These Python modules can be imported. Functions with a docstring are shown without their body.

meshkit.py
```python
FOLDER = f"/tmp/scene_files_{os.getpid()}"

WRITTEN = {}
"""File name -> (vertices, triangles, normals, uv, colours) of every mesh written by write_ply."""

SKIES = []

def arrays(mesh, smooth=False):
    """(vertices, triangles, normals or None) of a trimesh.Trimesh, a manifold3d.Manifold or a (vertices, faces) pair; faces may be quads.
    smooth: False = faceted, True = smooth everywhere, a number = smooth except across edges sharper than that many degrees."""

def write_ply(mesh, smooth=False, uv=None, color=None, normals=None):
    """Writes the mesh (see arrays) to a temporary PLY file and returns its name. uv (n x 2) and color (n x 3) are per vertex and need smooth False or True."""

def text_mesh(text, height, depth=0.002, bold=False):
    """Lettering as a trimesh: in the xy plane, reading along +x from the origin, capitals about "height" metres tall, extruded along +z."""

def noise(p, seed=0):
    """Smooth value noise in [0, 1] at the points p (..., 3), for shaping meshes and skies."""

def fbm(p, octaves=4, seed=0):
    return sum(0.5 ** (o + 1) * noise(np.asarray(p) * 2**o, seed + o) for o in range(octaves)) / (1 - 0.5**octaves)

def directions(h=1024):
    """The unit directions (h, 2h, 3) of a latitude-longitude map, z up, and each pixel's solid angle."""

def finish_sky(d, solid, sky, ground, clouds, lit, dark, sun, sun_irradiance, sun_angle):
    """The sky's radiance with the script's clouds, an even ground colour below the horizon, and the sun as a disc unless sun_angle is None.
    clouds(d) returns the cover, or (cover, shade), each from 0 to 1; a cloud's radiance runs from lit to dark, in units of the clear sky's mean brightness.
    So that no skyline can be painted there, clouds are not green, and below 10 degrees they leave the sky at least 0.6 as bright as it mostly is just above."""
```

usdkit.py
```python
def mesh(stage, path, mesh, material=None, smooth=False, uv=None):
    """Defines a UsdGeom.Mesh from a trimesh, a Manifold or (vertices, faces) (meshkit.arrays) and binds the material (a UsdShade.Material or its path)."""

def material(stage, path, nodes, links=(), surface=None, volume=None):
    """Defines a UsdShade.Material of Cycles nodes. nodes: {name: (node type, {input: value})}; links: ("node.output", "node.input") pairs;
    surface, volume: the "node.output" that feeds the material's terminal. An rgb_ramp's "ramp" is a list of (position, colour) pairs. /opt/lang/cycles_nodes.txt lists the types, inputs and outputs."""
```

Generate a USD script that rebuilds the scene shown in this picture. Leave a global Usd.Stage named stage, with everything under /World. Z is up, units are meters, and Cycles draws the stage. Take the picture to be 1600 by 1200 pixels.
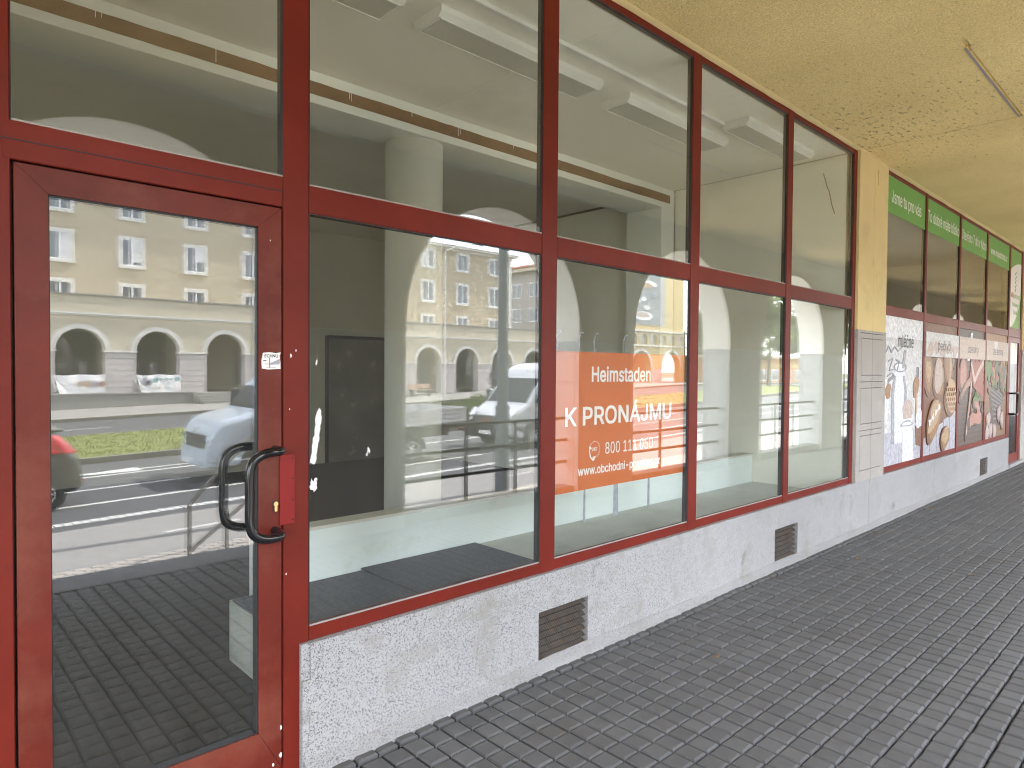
import math, random
import numpy as np, trimesh, manifold3d, usdkit, meshkit
from shapely.geometry import Polygon, Point, box as sbox, LineString
from shapely.ops import unary_union
from shapely import affinity
from pxr import Usd, UsdGeom, UsdLux, UsdShade, Gf, Sdf, Vt

stage = Usd.Stage.CreateInMemory()
UsdGeom.SetStageUpAxis(stage, UsdGeom.Tokens.z)
UsdGeom.SetStageMetersPerUnit(stage, 1.0)
UsdGeom.Xform.Define(stage, '/World')
UsdGeom.Scope.Define(stage, '/World/Looks')
rnd = random.Random(7)
nr = np.random.default_rng(7)

# ------------------------------------------------------------------ camera
FPX, YAW, PITCH, ROLL = 1050.0, 0.757518, 0.0224584, 0.0076143
CAM = np.array([0.0, -2.4, 1.5575])
_cy, _sy, _cp, _sp = math.cos(YAW), math.sin(YAW), math.cos(PITCH), math.sin(PITCH)
FWD = np.array([_sy * _cp, _cy * _cp, -_sp]); RGT = np.array([_cy, -_sy, 0.0]); UP = np.cross(RGT, FWD)
_cr, _sr = math.cos(ROLL), math.sin(ROLL)
RGT, UP = RGT * _cr + UP * _sr, UP * _cr - RGT * _sr
cam = UsdGeom.Camera.Define(stage, '/World/camera')
cam.CreateHorizontalApertureAttr(36.0); cam.CreateVerticalApertureAttr(27.0)
cam.CreateFocalLengthAttr(36.0 * FPX / 1600.0)
cam.CreateClippingRangeAttr(Gf.Vec2f(0.05, 2000))
cam.AddTransformOp().Set(Gf.Matrix4d(*RGT, 0, *UP, 0, *(-FWD), 0, *CAM, 1))
cam.CreateExposureAttr(3.25)

# ------------------------------------------------------------------ sky and sun
SUN = np.array([0.66, 0.10, 0.745]); SUN /= np.linalg.norm(SUN)
SUN_EL, SUN_ROT = math.asin(SUN[2]), math.atan2(SUN[0], SUN[1])
dome = UsdLux.DomeLight.Define(stage, '/World/sky')
dome.GetPrim().SetCustomDataByKey('kind', 'structure')
skym = usdkit.material(stage, '/World/Looks/sky', {
    'sky': ('sky_texture', {'sky_type': 'single_scattering', 'sun_disc': False, 'sun_elevation': SUN_EL, 'sun_rotation': SUN_ROT}),
    'geo': ('texture_coordinate', {}),
    'n': ('noise_texture', {'scale': 2.2, 'detail': 6.0, 'roughness': 0.6}),
    'r': ('rgb_ramp', {'ramp': [(0, (0, 0, 0)), (0.34, (0.35, 0.35, 0.35)), (0.62, (0.85, 0.85, 0.85)), (1, (0.92, 0.92, 0.92))]}),
    'm': ('mix_color', {'use_clamp': False, 'b': (9.6, 9.8, 10.2)}),
    'bg': ('background_shader', {'strength': 0.13})},
    [('geo.generated', 'n.vector'), ('n.fac', 'r.fac'), ('r.color', 'm.fac'), ('sky.color', 'm.a'), ('m.result', 'bg.color')], surface='bg.background')
UsdShade.MaterialBindingAPI.Apply(dome.GetPrim()).Bind(skym)
sun = UsdLux.DistantLight.Define(stage, '/World/sun')
sun.CreateIntensityAttr(1.0); sun.CreateAngleAttr(0.53); sun.CreateNormalizeAttr(True); sun.CreateColorAttr(Gf.Vec3f(1.0, 0.95, 0.86))
_x = np.cross([0, 0, 1], SUN); _x /= np.linalg.norm(_x); _y = np.cross(SUN, _x)
sun.AddTransformOp().Set(Gf.Matrix4d(*_x, 0, *_y, 0, *SUN, 0, 0, 0, 30, 1))

# ------------------------------------------------------------------ helpers
used = {}
def numbered(path):
    k = used.get(path, -1) + 1; used[path] = k
    return path if k == 0 else f'{path}_{k:03d}'
def tag(p, label=None, cat=None, group=None, kind=None):
    p = p.GetPrim() if hasattr(p, 'GetPrim') else p
    for k, v in (('label', label), ('category', cat), ('group', group), ('kind', kind)):
        if v: p.SetCustomDataByKey(k, v)
    return p
def thing(name, label=None, cat=None, loc=(0, 0, 0), rotz=0, group=None, kind=None, roty=0):
    x = UsdGeom.Xform.Define(stage, numbered('/World/' + name))
    x.AddTranslateOp().Set(Gf.Vec3d(*map(float, loc)))
    if rotz: x.AddRotateZOp().Set(rotz)
    if roty: x.AddRotateYOp().Set(roty)
    return tag(x, label, cat, group, kind)
def cat(ms):
    return ms[0] if len(ms) == 1 else trimesh.util.concatenate(ms)
def obj(name, mesh, mat, parent=None, smooth=False, label=None, kind=None, catg=None, group=None):
    base = str(parent.GetPath()) if parent is not None else '/World'
    if isinstance(mesh, list): mesh = cat(mesh)
    m = usdkit.mesh(stage, numbered(base + '/' + name), mesh, mat, smooth)
    return tag(m, label, catg, group, kind)
def copy_thing(root, loc, rotz=0, label=None, group=None):
    was = root.GetCustomData()
    base = root.GetName()
    r = thing(base, label or was['label'], was['category'], loc, rotz, group or was.get('group'))
    r.GetReferences().AddInternalReference(root.GetPath()); r.SetInstanceable(True)
    return r
def bx(x0, x1, y0, y1, z0, z1):
    v = np.array([[x, y, z] for x in (x0, x1) for y in (y0, y1) for z in (z0, z1)], float)
    f = [[0, 1, 3], [0, 3, 2], [4, 6, 7], [4, 7, 5], [0, 4, 5], [0, 5, 1], [2, 3, 7], [2, 7, 6], [0, 2, 6], [0, 6, 4], [1, 5, 7], [1, 7, 3]]
    return trimesh.Trimesh(v, f, process=False)
def chb(x0, x1, y0, y1, z0, z1, c=0.004):
    c = min(c, (x1 - x0) / 3, (y1 - y0) / 3, (z1 - z0) / 3)
    P = []
    for a in (x0, x1):
        for b in (y0, y1):
            for d in (z0, z1):
                sa, sb, sd = (1 if a == x0 else -1), (1 if b == y0 else -1), (1 if d == z0 else -1)
                P += [(a + sa * c, b + sb * c, d), (a + sa * c, b, d + sd * c), (a, b + sb * c, d + sd * c)]
    return trimesh.convex.convex_hull(np.array(P))
def quad(a, b, c, d):
    return trimesh.Trimesh(np.array([a, b, c, d], float), [[0, 1, 2], [0, 2, 3]], process=False)
def ext_xz(poly, y0, y1):                      # a polygon in (x, z) made solid between y0 and y1
    ps = getattr(poly, 'geoms', [poly]); out = []
    for p in ps:
        if p.area < 1e-7: continue
        m = trimesh.creation.extrude_polygon(p, y1 - y0, engine='earcut')
        v = m.vertices; m = trimesh.Trimesh(np.stack([v[:, 0], y1 - v[:, 2], v[:, 1]], 1), m.faces, process=False)
        out.append(m)
    return cat(out)
def ext_yz(poly, x0, x1):                      # polygon in (y, z), solid between x0 and x1
    out = []
    for p in getattr(poly, 'geoms', [poly]):
        m = trimesh.creation.extrude_polygon(p, x1 - x0, engine='earcut')
        v = m.vertices; out.append(trimesh.Trimesh(np.stack([x0 + v[:, 2], v[:, 0], v[:, 1]], 1), m.faces, process=False))
    return cat(out)
def tube(pts, r, n=10, close=True):
    pts = np.asarray(pts, float); rr = np.broadcast_to(r, len(pts)); V = []
    t = np.gradient(pts, axis=0); t /= np.linalg.norm(t, axis=1, keepdims=True)
    u = np.cross(t[0], [0, 0, 1.0]); u = np.cross(t[0], [1.0, 0, 0]) if np.linalg.norm(u) < 1e-3 else u
    for i in range(len(pts)):
        u = u - t[i] * (u @ t[i]); u /= np.linalg.norm(u); w = np.cross(t[i], u)
        a = np.arange(n) * 2 * math.pi / n
        V.append(pts[i] + rr[i] * (np.cos(a)[:, None] * u + np.sin(a)[:, None] * w))
    V = np.vstack(V); F = []
    for i in range(len(pts) - 1):
        for k in range(n):
            a, b = i * n + k, i * n + (k + 1) % n
            F += [[a, b, b + n], [a, b + n, a + n]]
    if close:
        V = np.vstack([V, pts[:1], pts[-1:]]); c0, c1 = len(V) - 2, len(V) - 1; L = (len(pts) - 1) * n
        for k in range(n):
            F += [[c0, (k + 1) % n, k], [c1, L + k, L + (k + 1) % n]]
    return trimesh.Trimesh(V, F, process=False)
def curve(ctrl, n=8):
    c = np.asarray(ctrl, float); P = np.vstack([2 * c[0] - c[1], c, 2 * c[-1] - c[-2]]); out = []
    for i in range(1, len(P) - 2):
        for t in np.linspace(0, 1, n, endpoint=False):
            a, b, d, e = P[i - 1], P[i], P[i + 1], P[i + 2]
            out.append(0.5 * (2 * b + (d - a) * t + (2 * a - 5 * b + 4 * d - e) * t * t + (3 * b - a - 3 * d + e) * t ** 3))
    return np.array(out + [P[-2]])
def lathe(prof, n=20, axis='z'):
    m = trimesh.creation.revolve(np.array(prof, float), sections=n)
    v = m.vertices
    if axis == 'y': v = np.stack([v[:, 0], -v[:, 2], v[:, 1]], 1)
    if axis == 'x': v = np.stack([v[:, 2], v[:, 1], -v[:, 0]], 1)
    return trimesh.Trimesh(v, m.faces, process=False)
def man(m):
    return manifold3d.Manifold(manifold3d.Mesh(np.asarray(m.vertices, np.float32), np.asarray(m.faces, np.uint32)))
def cut(m, holes):
    a = man(m)
    for h in holes: a = a - man(h)
    t = a.to_mesh(); return trimesh.Trimesh(t.vert_properties[:, :3], t.tri_verts, process=False)
def text_xz(s, h, x, z, y, width=None, bold=False, depth=0.0012, colx=False):
    m = meshkit.text_mesh(s, h, depth, bold); v = m.vertices.copy()
    if width: v[:, 0] *= width / v[:, 0].max()
    return trimesh.Trimesh(np.stack([x + v[:, 0], y - v[:, 2], z + v[:, 1]], 1), m.faces, process=False)
def jag(pts, n=46, k=.005):
    q = Polygon(pts).exterior; r = np.random.default_rng(len(pts) * 7 + 1)
    return Polygon([np.array(q.interpolate(t, normalized=True).coords[0]) + r.normal(0, k, 2) * (.45, 1) for t in np.linspace(0, 1, n, endpoint=False)]).buffer(0)
def moved(m, d):
    m = m.copy(); m.vertices = m.vertices + np.asarray(d, float); return m

# ------------------------------------------------------------------ materials
M = {}
def mat(name, base, rough=0.6, var=0.0, vs=6.0, bump=0.0, bs=60.0, bd=0.004, metallic=0.0, spec=0.5, island=0.0, coat=0.0, stain=None, det=4.0):
    """principled paint with noise variation (var at scale vs), fine relief (bump at scale bs) and an optional stain (colour, scale, from, to)"""
    b = np.array(base, float)
    N = {'g': ('geometry', {}), 'p': ('principled_bsdf', {'base_color': tuple(b), 'roughness': rough, 'metallic': metallic, 'specular_ior_level': spec, 'coat_weight': coat})}
    L = []; src = None
    if var or island:
        N['n'] = ('noise_texture', {'scale': vs, 'detail': det, 'roughness': 0.6}); L.append(('g.position', 'n.vector'))
        v = max(var, 0.001)
        N['r'] = ('rgb_ramp', {'ramp': [(0.25, tuple(b * (1 - v))), (0.5, tuple(b)), (0.75, tuple(np.minimum(b * (1 + v), 0.95)))]})
        L.append(('n.fac', 'r.fac')); src = 'r.color'
    if island:
        N['oi'] = ('object_info', {}); N['ad'] = ('math', {'math_type': 'add'}); N['fr'] = ('math', {'math_type': 'fraction'})
        N['mr'] = ('map_range', {'from_min': 0.0, 'from_max': 1.0, 'to_min': 1 - island, 'to_max': 1 + island})
        N['mu'] = ('mix_color', {'blend_type': 'multiply', 'fac': 1.0, 'use_clamp': False})
        L += [('oi.random', 'ad.value1'), ('g.random_per_island', 'ad.value2'), ('ad.value', 'fr.value1'), ('fr.value', 'mr.value'), (src, 'mu.a'), ('mr.result', 'mu.b')]; src = 'mu.result'
    for i, st in enumerate(stain or []):
        c, s, f0, f1 = st
        N[f's{i}'] = ('noise_texture', {'scale': s, 'detail': 6.0, 'roughness': 0.65}); N[f'sr{i}'] = ('rgb_ramp', {'ramp': [(0, (0, 0, 0)), (f0, (0, 0, 0)), (f1, (1, 1, 1)), (1, (1, 1, 1))]})
        N[f'sm{i}'] = ('mix_color', {'b': tuple(c)})
        L += [('g.position', f's{i}.vector'), (f's{i}.fac', f'sr{i}.fac'), (f'sr{i}.color', f'sm{i}.fac')]
        if src: L.append((src, f'sm{i}.a'))
        else: N[f'sm{i}'][1]['a'] = tuple(b)
        src = f'sm{i}.result'
    if src: L.append((src, 'p.base_color'))
    if bump:
        N['bn'] = ('noise_texture', {'scale': bs, 'detail': 5.0, 'roughness': 0.6}); N['bu'] = ('bump', {'strength': bump, 'distance': bd})
        L += [('g.position', 'bn.vector'), ('bn.fac', 'bu.height'), ('bu.normal', 'p.normal')]
    M[name] = usdkit.material(stage, '/World/Looks/' + name, N, L, surface='p.BSDF'); return M[name]

mat('red_paint', (0.124, 0.0135, 0.0078), 0.45, 0.20, 2.5, 0.12, 35, 0.002, spec=0.2, stain=[((0.085, 0.011, 0.008), 9, 0.6, 0.78)])
mat('red_paint_faded', (0.105, 0.016, 0.010), 0.40, 0.25, 3.5, 0.15, 40, 0.002, spec=0.22, stain=[((0.175, 0.055, 0.036), 2.2, 0.48, 0.76), ((0.07, 0.03, 0.025), 26, 0.70, 0.76)])
mat('red_plate', (0.19, 0.012, 0.011), 0.5, 0.06, 8, spec=0.25)
mat('black_gasket', (0.012, 0.012, 0.013), 0.55)
mat('black_gloss', (0.006, 0.006, 0.007), 0.16)
mat('brass', (0.75, 0.5, 0.22), 0.3, metallic=0.9)
mat('alu_bead', (0.27, 0.25, 0.24), 0.5)
mat('stucco_yellow', (0.60, 0.47, 0.23), 0.9, 0.10, 1.3, 0.55, 75, 0.008, stain=[((0.42, 0.33, 0.17), 2.2, 0.55, 0.85)])
mat('stucco_yellow_shaded', (0.36, 0.29, 0.155), 0.92, 0.1, 1.3, 0.5, 75, 0.006)  # yellow stucco darkened: shade of the passage side is put into the colour
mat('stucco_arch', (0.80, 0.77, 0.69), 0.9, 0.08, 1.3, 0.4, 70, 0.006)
mat('white_stone', (0.335, 0.330, 0.338), 0.85, 0.06, 2.0, 0.4, 160, 0.003, stain=[((0.095, 0.095, 0.10), 205, 0.525, 0.585), ((0.235, 0.225, 0.205), 4.0, 0.52, 0.70), ((0.13, 0.12, 0.105), 2.9, 0.615, 0.74), ((0.11, 0.10, 0.09), 13, 0.66, 0.76)])
mat('grey_stone', (0.37, 0.345, 0.32), 0.85, 0.08, 3.0, 0.35, 150, 0.003, stain=[((0.09, 0.085, 0.08), 140, 0.545, 0.60), ((0.25, 0.22, 0.19), 5, 0.56, 0.76)])
mat('pier_stone', (0.47, 0.47, 0.46), 0.85, 0.08, 3.0, 0.3, 150, 0.003, stain=[((0.34, 0.34, 0.33), 60, 0.55, 0.65)])
mat('paver', (0.102, 0.103, 0.107), 0.78, 0.12, 5.0, 0.7, 260, 0.002, island=0.10, stain=[((0.15, 0.15, 0.155), 130, 0.60, 0.72), ((0.06, 0.055, 0.048), 5.5, 0.64, 0.78), ((0.085, 0.078, 0.07), 1.3, 0.58, 0.82), ((0.24, 0.24, 0.23), 17, 0.735, 0.75)])
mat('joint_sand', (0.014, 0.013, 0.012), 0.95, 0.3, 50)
mat('concrete_dark', (0.15, 0.15, 0.155), 0.85, 0.12, 4, 0.3, 60, 0.003)
mat('concrete', (0.21, 0.203, 0.19), 0.85, 0.14, 2.5, 0.3, 40, 0.004, stain=[((0.13, 0.125, 0.105), 1.3, 0.55, 0.8)])
mat('kerb_stone', (0.12, 0.112, 0.095), 0.9, 0.3, 6, stain=[((0.22, 0.21, 0.18), 14, 0.52, 0.7)])
mat('pave_tan', (0.31, 0.285, 0.26), 0.85, 0.10, 3, 0.3, 80, 0.003, island=0.14)
mat('asphalt_light', (0.19, 0.183, 0.178), 0.9, 0.12, 12, 0.4, 120, 0.005, stain=[((0.26, 0.25, 0.24), 60, 0.56, 0.68)])
mat('asphalt', (0.055, 0.056, 0.061), 0.85, 0.14, 3, 0.4, 120, 0.005, stain=[((0.085, 0.085, 0.09), 40, 0.55, 0.7)])
mat('road_paint', (0.42, 0.42, 0.41), 0.7, 0.08, 20, stain=[((0.25, 0.25, 0.245), 30, 0.62, 0.72)])
mat('grass', (0.14, 0.16, 0.04), 0.9, 0.4, 4, 0, stain=[((0.16, 0.16, 0.05), 9, 0.5, 0.75)])
mat('soil', (0.10, 0.10, 0.055), 0.95, 0.3, 6)
mat('int_ceiling', (0.84, 0.82, 0.73), 0.9, 0.04, 0.8, 0.1, 30, 0.003, stain=[((0.74, 0.72, 0.63), 1.1, 0.55, 0.8)])
mat('int_wall', (0.87, 0.85, 0.74), 0.9, 0.05, 0.9, 0.15, 25, 0.003, stain=[((0.78, 0.76, 0.65), 1.6, 0.55, 0.8)])
mat('int_wall_grey', (0.60, 0.59, 0.52), 0.9, 0.06, 1.2, 0.1, 25, 0.003)
mat('int_beam', (0.85, 0.86, 0.79), 0.85, 0.03, 2)
mat('int_column', (0.66, 0.66, 0.58), 0.85, 0.04, 2)
mat('brown_strip', (0.17, 0.078, 0.034), 0.8, 0.35, 3.5, 0.2, 30, 0.003, stain=[((0.08, 0.04, 0.02), 7, 0.55, 0.75)])
mat('int_low_wall', (0.74, 0.80, 0.785), 0.8, 0.03, 2, 0.15, 30, 0.003, stain=[((0.60, 0.66, 0.58), 3.5, 0.6, 0.8)])
mat('int_floor', (0.035, 0.028, 0.022), 0.6, 0.15, 3)
mat('int_tile', (0.50, 0.52, 0.48), 0.6, 0.08, 3, stain=[((0.36, 0.38, 0.34), 5, 0.55, 0.8)])
mat('mat_carpet', (0.11, 0.118, 0.14), 0.95, 0.25, 60, 0.8, 300, 0.006)
mat('door_grey', (0.125, 0.118, 0.10), 0.6, 0.4, 1.6, stain=[((0.26, 0.26, 0.23), 3.2, 0.60, 0.72)])
mat('lamp_white', (0.74, 0.74, 0.70), 0.5)
mat('lamp_lens', (0.50, 0.50, 0.46), 0.35, 0.05, 60)
mat('orange_print', (0.50, 0.112, 0.014), 0.5, 0.03, 3)
mat('white_print', (0.70, 0.69, 0.68), 0.5)
mat('green_print', (0.12, 0.30, 0.065), 0.5, 0.04, 2)
mat('green_light', (0.38, 0.60, 0.22), 0.5)
mat('rust', (0.060, 0.046, 0.036), 0.85, 0.5, 25, 0.4, 60, 0.003, stain=[((0.13, 0.06, 0.025), 18, 0.54, 0.68)])
mat('wire', (0.10, 0.092, 0.085), 0.6, 0.3, 30, stain=[((0.08, 0.04, 0.02), 14, 0.5, 0.65)])
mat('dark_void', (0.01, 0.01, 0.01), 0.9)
mat('plaster_beige', (0.40, 0.345, 0.255), 0.92, 0.06, 0.5, 0.2, 20, 0.006, stain=[((0.34, 0.29, 0.21), 0.7, 0.5, 0.8)])
mat('plaster_cream', (0.45, 0.40, 0.31), 0.92, 0.06, 0.6, 0.2, 20, 0.006, stain=[((0.36, 0.32, 0.24), 0.9, 0.55, 0.8)])
mat('stone_pink', (0.42, 0.385, 0.37), 0.9, 0.06, 1.5, 0.2, 40, 0.004)
mat('trim_white', (0.58, 0.56, 0.52), 0.8)
mat('win_white', (0.68, 0.68, 0.69), 0.4)
mat('pane_dark', (0.09, 0.10, 0.115), 0.06, 0.3, 0.6, spec=0.9)
mat('curtain', (0.55, 0.55, 0.56), 0.6, 0.2, 3)
mat('plaster_grey', (0.30, 0.28, 0.26), 0.92, 0.06, 0.6)
mat('plaster_yellow', (0.48, 0.36, 0.17), 0.92, 0.06, 0.5)
mat('plaster_orange', (0.42, 0.22, 0.10), 0.92, 0.06, 0.5)
mat('roof_tile', (0.30, 0.13, 0.09), 0.85, 0.25, 3)
mat('mural_grey', (0.25, 0.27, 0.28), 0.85, 0.3, 0.5)
mat('steel_post', (0.085, 0.098, 0.105), 0.6, 0.08, 5)
mat('rail_dark', (0.035, 0.038, 0.035), 0.5, 0.2, 8)
mat('rail_grey', (0.12, 0.115, 0.105), 0.5, 0.1, 8)
mat('car_white', (0.42, 0.43, 0.45), 0.25, coat=0.6)
mat('car_silver', (0.34, 0.39, 0.46), 0.3, metallic=0.2, coat=0.6)
mat('car_dark', (0.035, 0.038, 0.032), 0.22, coat=0.8)
mat('car_black', (0.02, 0.02, 0.022), 0.5)
mat('car_glass', (0.010, 0.013, 0.017), 0.08, spec=0.22)
mat('tail_red', (0.36, 0.012, 0.02), 0.12, coat=1.0)
mat('tyre', (0.02, 0.02, 0.021), 0.85)
mat('alloy', (0.55, 0.55, 0.56), 0.3, metallic=0.8)
mat('head_lamp', (0.65, 0.68, 0.70), 0.1, metallic=0.3, coat=1.0)
mat('bark', (0.11, 0.085, 0.06), 0.9, 0.3, 8)
mat('skin', (0.55, 0.36, 0.27), 0.6)
mat('hair', (0.03, 0.022, 0.018), 0.7)
mat('cloth_dark', (0.03, 0.032, 0.045), 0.9)
mat('cloth_blue', (0.05, 0.07, 0.12), 0.9)
mat('bench_wood', (0.36, 0.22, 0.15), 0.7)
mat('dry_leaf', (0.28, 0.15, 0.05), 0.8, 0.3, 60)
for nm, c in dict(milk_white=(0.60, 0.61, 0.66), milk_grey=(0.27, 0.28, 0.32), milk_bg=(0.50, 0.50, 0.52), print_dark=(0.031, 0.031, 0.034), bread_light=(0.379, 0.257, 0.153), bread=(0.257, 0.134, 0.061),
                  bread_dark=(0.147, 0.067, 0.037), pinkish=(0.404, 0.318, 0.281), plank=(0.355, 0.355, 0.404), meat=(0.220, 0.055, 0.043), meat_light=(0.337, 0.159, 0.122), sausage=(0.233, 0.122, 0.086), board_dark=(0.061, 0.043, 0.037),
                  herb=(0.061, 0.122, 0.031), pepper_red=(0.257, 0.037, 0.019), pepper_yellow=(0.379, 0.220, 0.025), garlic=(0.337, 0.257, 0.275), basket=(0.159, 0.086, 0.043), silver_print=(0.184, 0.184, 0.208), teal_print=(0.134, 0.306, 0.318), navy_print=(0.073, 0.092, 0.184)).items():
    mat('print_' + nm if not nm.startswith('print') else nm, c, 0.5, 0.38, 26, det=6.0)
def leafm(name, c, tr):
    M[name] = usdkit.material(stage, '/World/Looks/' + name, {
        'g': ('geometry', {}), 'r': ('rgb_ramp', {'ramp': [(0, tuple(np.array(c) * 0.55)), (0.5, c), (1, tuple(np.array(c) * 1.6))]}),
        'p': ('principled_bsdf', {'roughness': 0.6}), 't': ('translucent_bsdf', {'color': tr}), 'm': ('mix_closure', {'fac': 0.35})},
        [('g.random_per_island', 'r.fac'), ('r.color', 'p.base_color'), ('p.BSDF', 'm.closure1'), ('t.BSDF', 'm.closure2')], surface='m.closure')
leafm('leaf', (0.07, 0.13, 0.025), (0.14, 0.24, 0.03)); leafm('juniper', (0.12, 0.15, 0.06), (0.12, 0.16, 0.05)); leafm('grass_blade', (0.165, 0.195, 0.05), (0.17, 0.2, 0.045))
def glassm(name, r0, tint, dust):
    M[name] = usdkit.material(stage, '/World/Looks/' + name, {
        'lw': ('layer_weight', {'blend': 0.5}), 'pw': ('math', {'math_type': 'power', 'value2': 5.0}),
        'ma': ('math', {'math_type': 'multiply_add', 'value2': 1 - r0, 'value3': r0}),
        't': ('transparent_bsdf', {'color': tint}), 'gl': ('glossy_bsdf', {'color': (0.97, 0.98, 1.0), 'roughness': 0.0}),
        'm': ('mix_closure', {}), 'g': ('geometry', {}), 'mp': ('mapping', {'scale': (1.0, 1.0, 0.35)}),
        'n': ('noise_texture', {'scale': 5.0, 'detail': 7.0, 'roughness': 0.7}), 'r': ('rgb_ramp', {'ramp': [(0, (0, 0, 0)), (0.4, (dust * 0.35,) * 3), (0.8, (dust,) * 3), (1, (dust * 1.4,) * 3)]}),
        'd': ('diffuse_bsdf', {'color': (0.62, 0.61, 0.57)}), 'm2': ('mix_closure', {})},
        [('lw.facing', 'pw.value1'), ('pw.value', 'ma.value1'), ('ma.value', 'm.fac'), ('t.BSDF', 'm.closure1'), ('gl.BSDF', 'm.closure2'),
         ('g.position', 'mp.vector'), ('mp.vector', 'n.vector'), ('n.fac', 'r.fac'), ('r.color', 'm2.fac'), ('m.closure', 'm2.closure1'), ('d.BSDF', 'm2.closure2')], surface='m2.closure')
glassm('glass_outer', 0.105, (0.985, 1.0, 0.99), 0.012)
glassm('glass_inner', 0.05, (0.985, 1.0, 0.99), 0.006)
glassm('glass_plain', 0.10, (0.95, 0.97, 0.96), 0.02)
glassm('glass_poster', 0.025, (0.98, 0.99, 0.98), 0.02)
# stucco of the arcade ceiling, with mould spots clustered near the crack at the end of the vacant shop
M['stucco_ceiling'] = usdkit.material(stage, '/World/Looks/stucco_ceiling', {
    'g': ('geometry', {}), 'n': ('noise_texture', {'scale': 0.9, 'detail': 4.0}), 'r': ('rgb_ramp', {'ramp': [(0.3, (0.72, 0.555, 0.235)), (0.7, (0.86, 0.68, 0.31))]}),
    'mp': ('mapping', {'scale': (1.0, 2.2, 1.0)}), 'sp': ('noise_texture', {'scale': 14.0, 'detail': 5.0, 'roughness': 0.65}), 'sub': ('vector_math', {'math_type': 'distance', 'vector2': (6.35, -0.25, 3.65)}),
    'mr': ('map_range', {'from_min': 0.1, 'from_max': 2.6, 'to_min': 0.14, 'to_max': 0.0, 'clamp': True}), 'ad': ('math', {'math_type': 'add'}),
    'sr': ('rgb_ramp', {'ramp': [(0, (0, 0, 0)), (0.67, (0, 0, 0)), (0.80, (0.8, 0.8, 0.8)), (1, (0.9, 0.9, 0.9))]}), 'mx': ('mix_color', {'b': (0.10, 0.075, 0.04)}), 'gn': ('noise_texture', {'scale': 120.0, 'detail': 3.0, 'roughness': 0.7}), 'gr': ('map_range', {'from_min': 0.3, 'from_max': 0.7, 'to_min': 0.66, 'to_max': 1.18}), 'gm': ('mix_color', {'blend_type': 'multiply', 'fac': 1.0, 'use_clamp': False}),
    'bn': ('noise_texture', {'scale': 70.0, 'detail': 4.0, 'roughness': 0.6}), 'bu': ('bump', {'strength': 1.0, 'distance': 0.014}), 'p': ('principled_bsdf', {'roughness': 0.92})},
    [('g.position', 'n.vector'), ('n.fac', 'r.fac'), ('g.position', 'mp.vector'), ('mp.vector', 'sp.vector'), ('g.position', 'sub.vector1'), ('sub.value', 'mr.value'), ('sp.fac', 'ad.value1'), ('mr.result', 'ad.value2'),
     ('ad.value', 'sr.fac'), ('sr.color', 'mx.fac'), ('r.color', 'mx.a'), ('mx.result', 'gm.a'), ('g.position', 'gn.vector'), ('gn.fac', 'gr.value'), ('gr.result', 'gm.b'), ('gm.result', 'p.base_color'), ('g.position', 'bn.vector'), ('bn.fac', 'bu.height'), ('bu.normal', 'p.normal')], surface='p.BSDF')

def zg(x): return -1.2 + 0.028 * min(max(x, -40.0), 50.0)       # the street climbs gently to the right
def ry(Y): return 0.026 - Y                                        # street things lie at negative y

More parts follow.
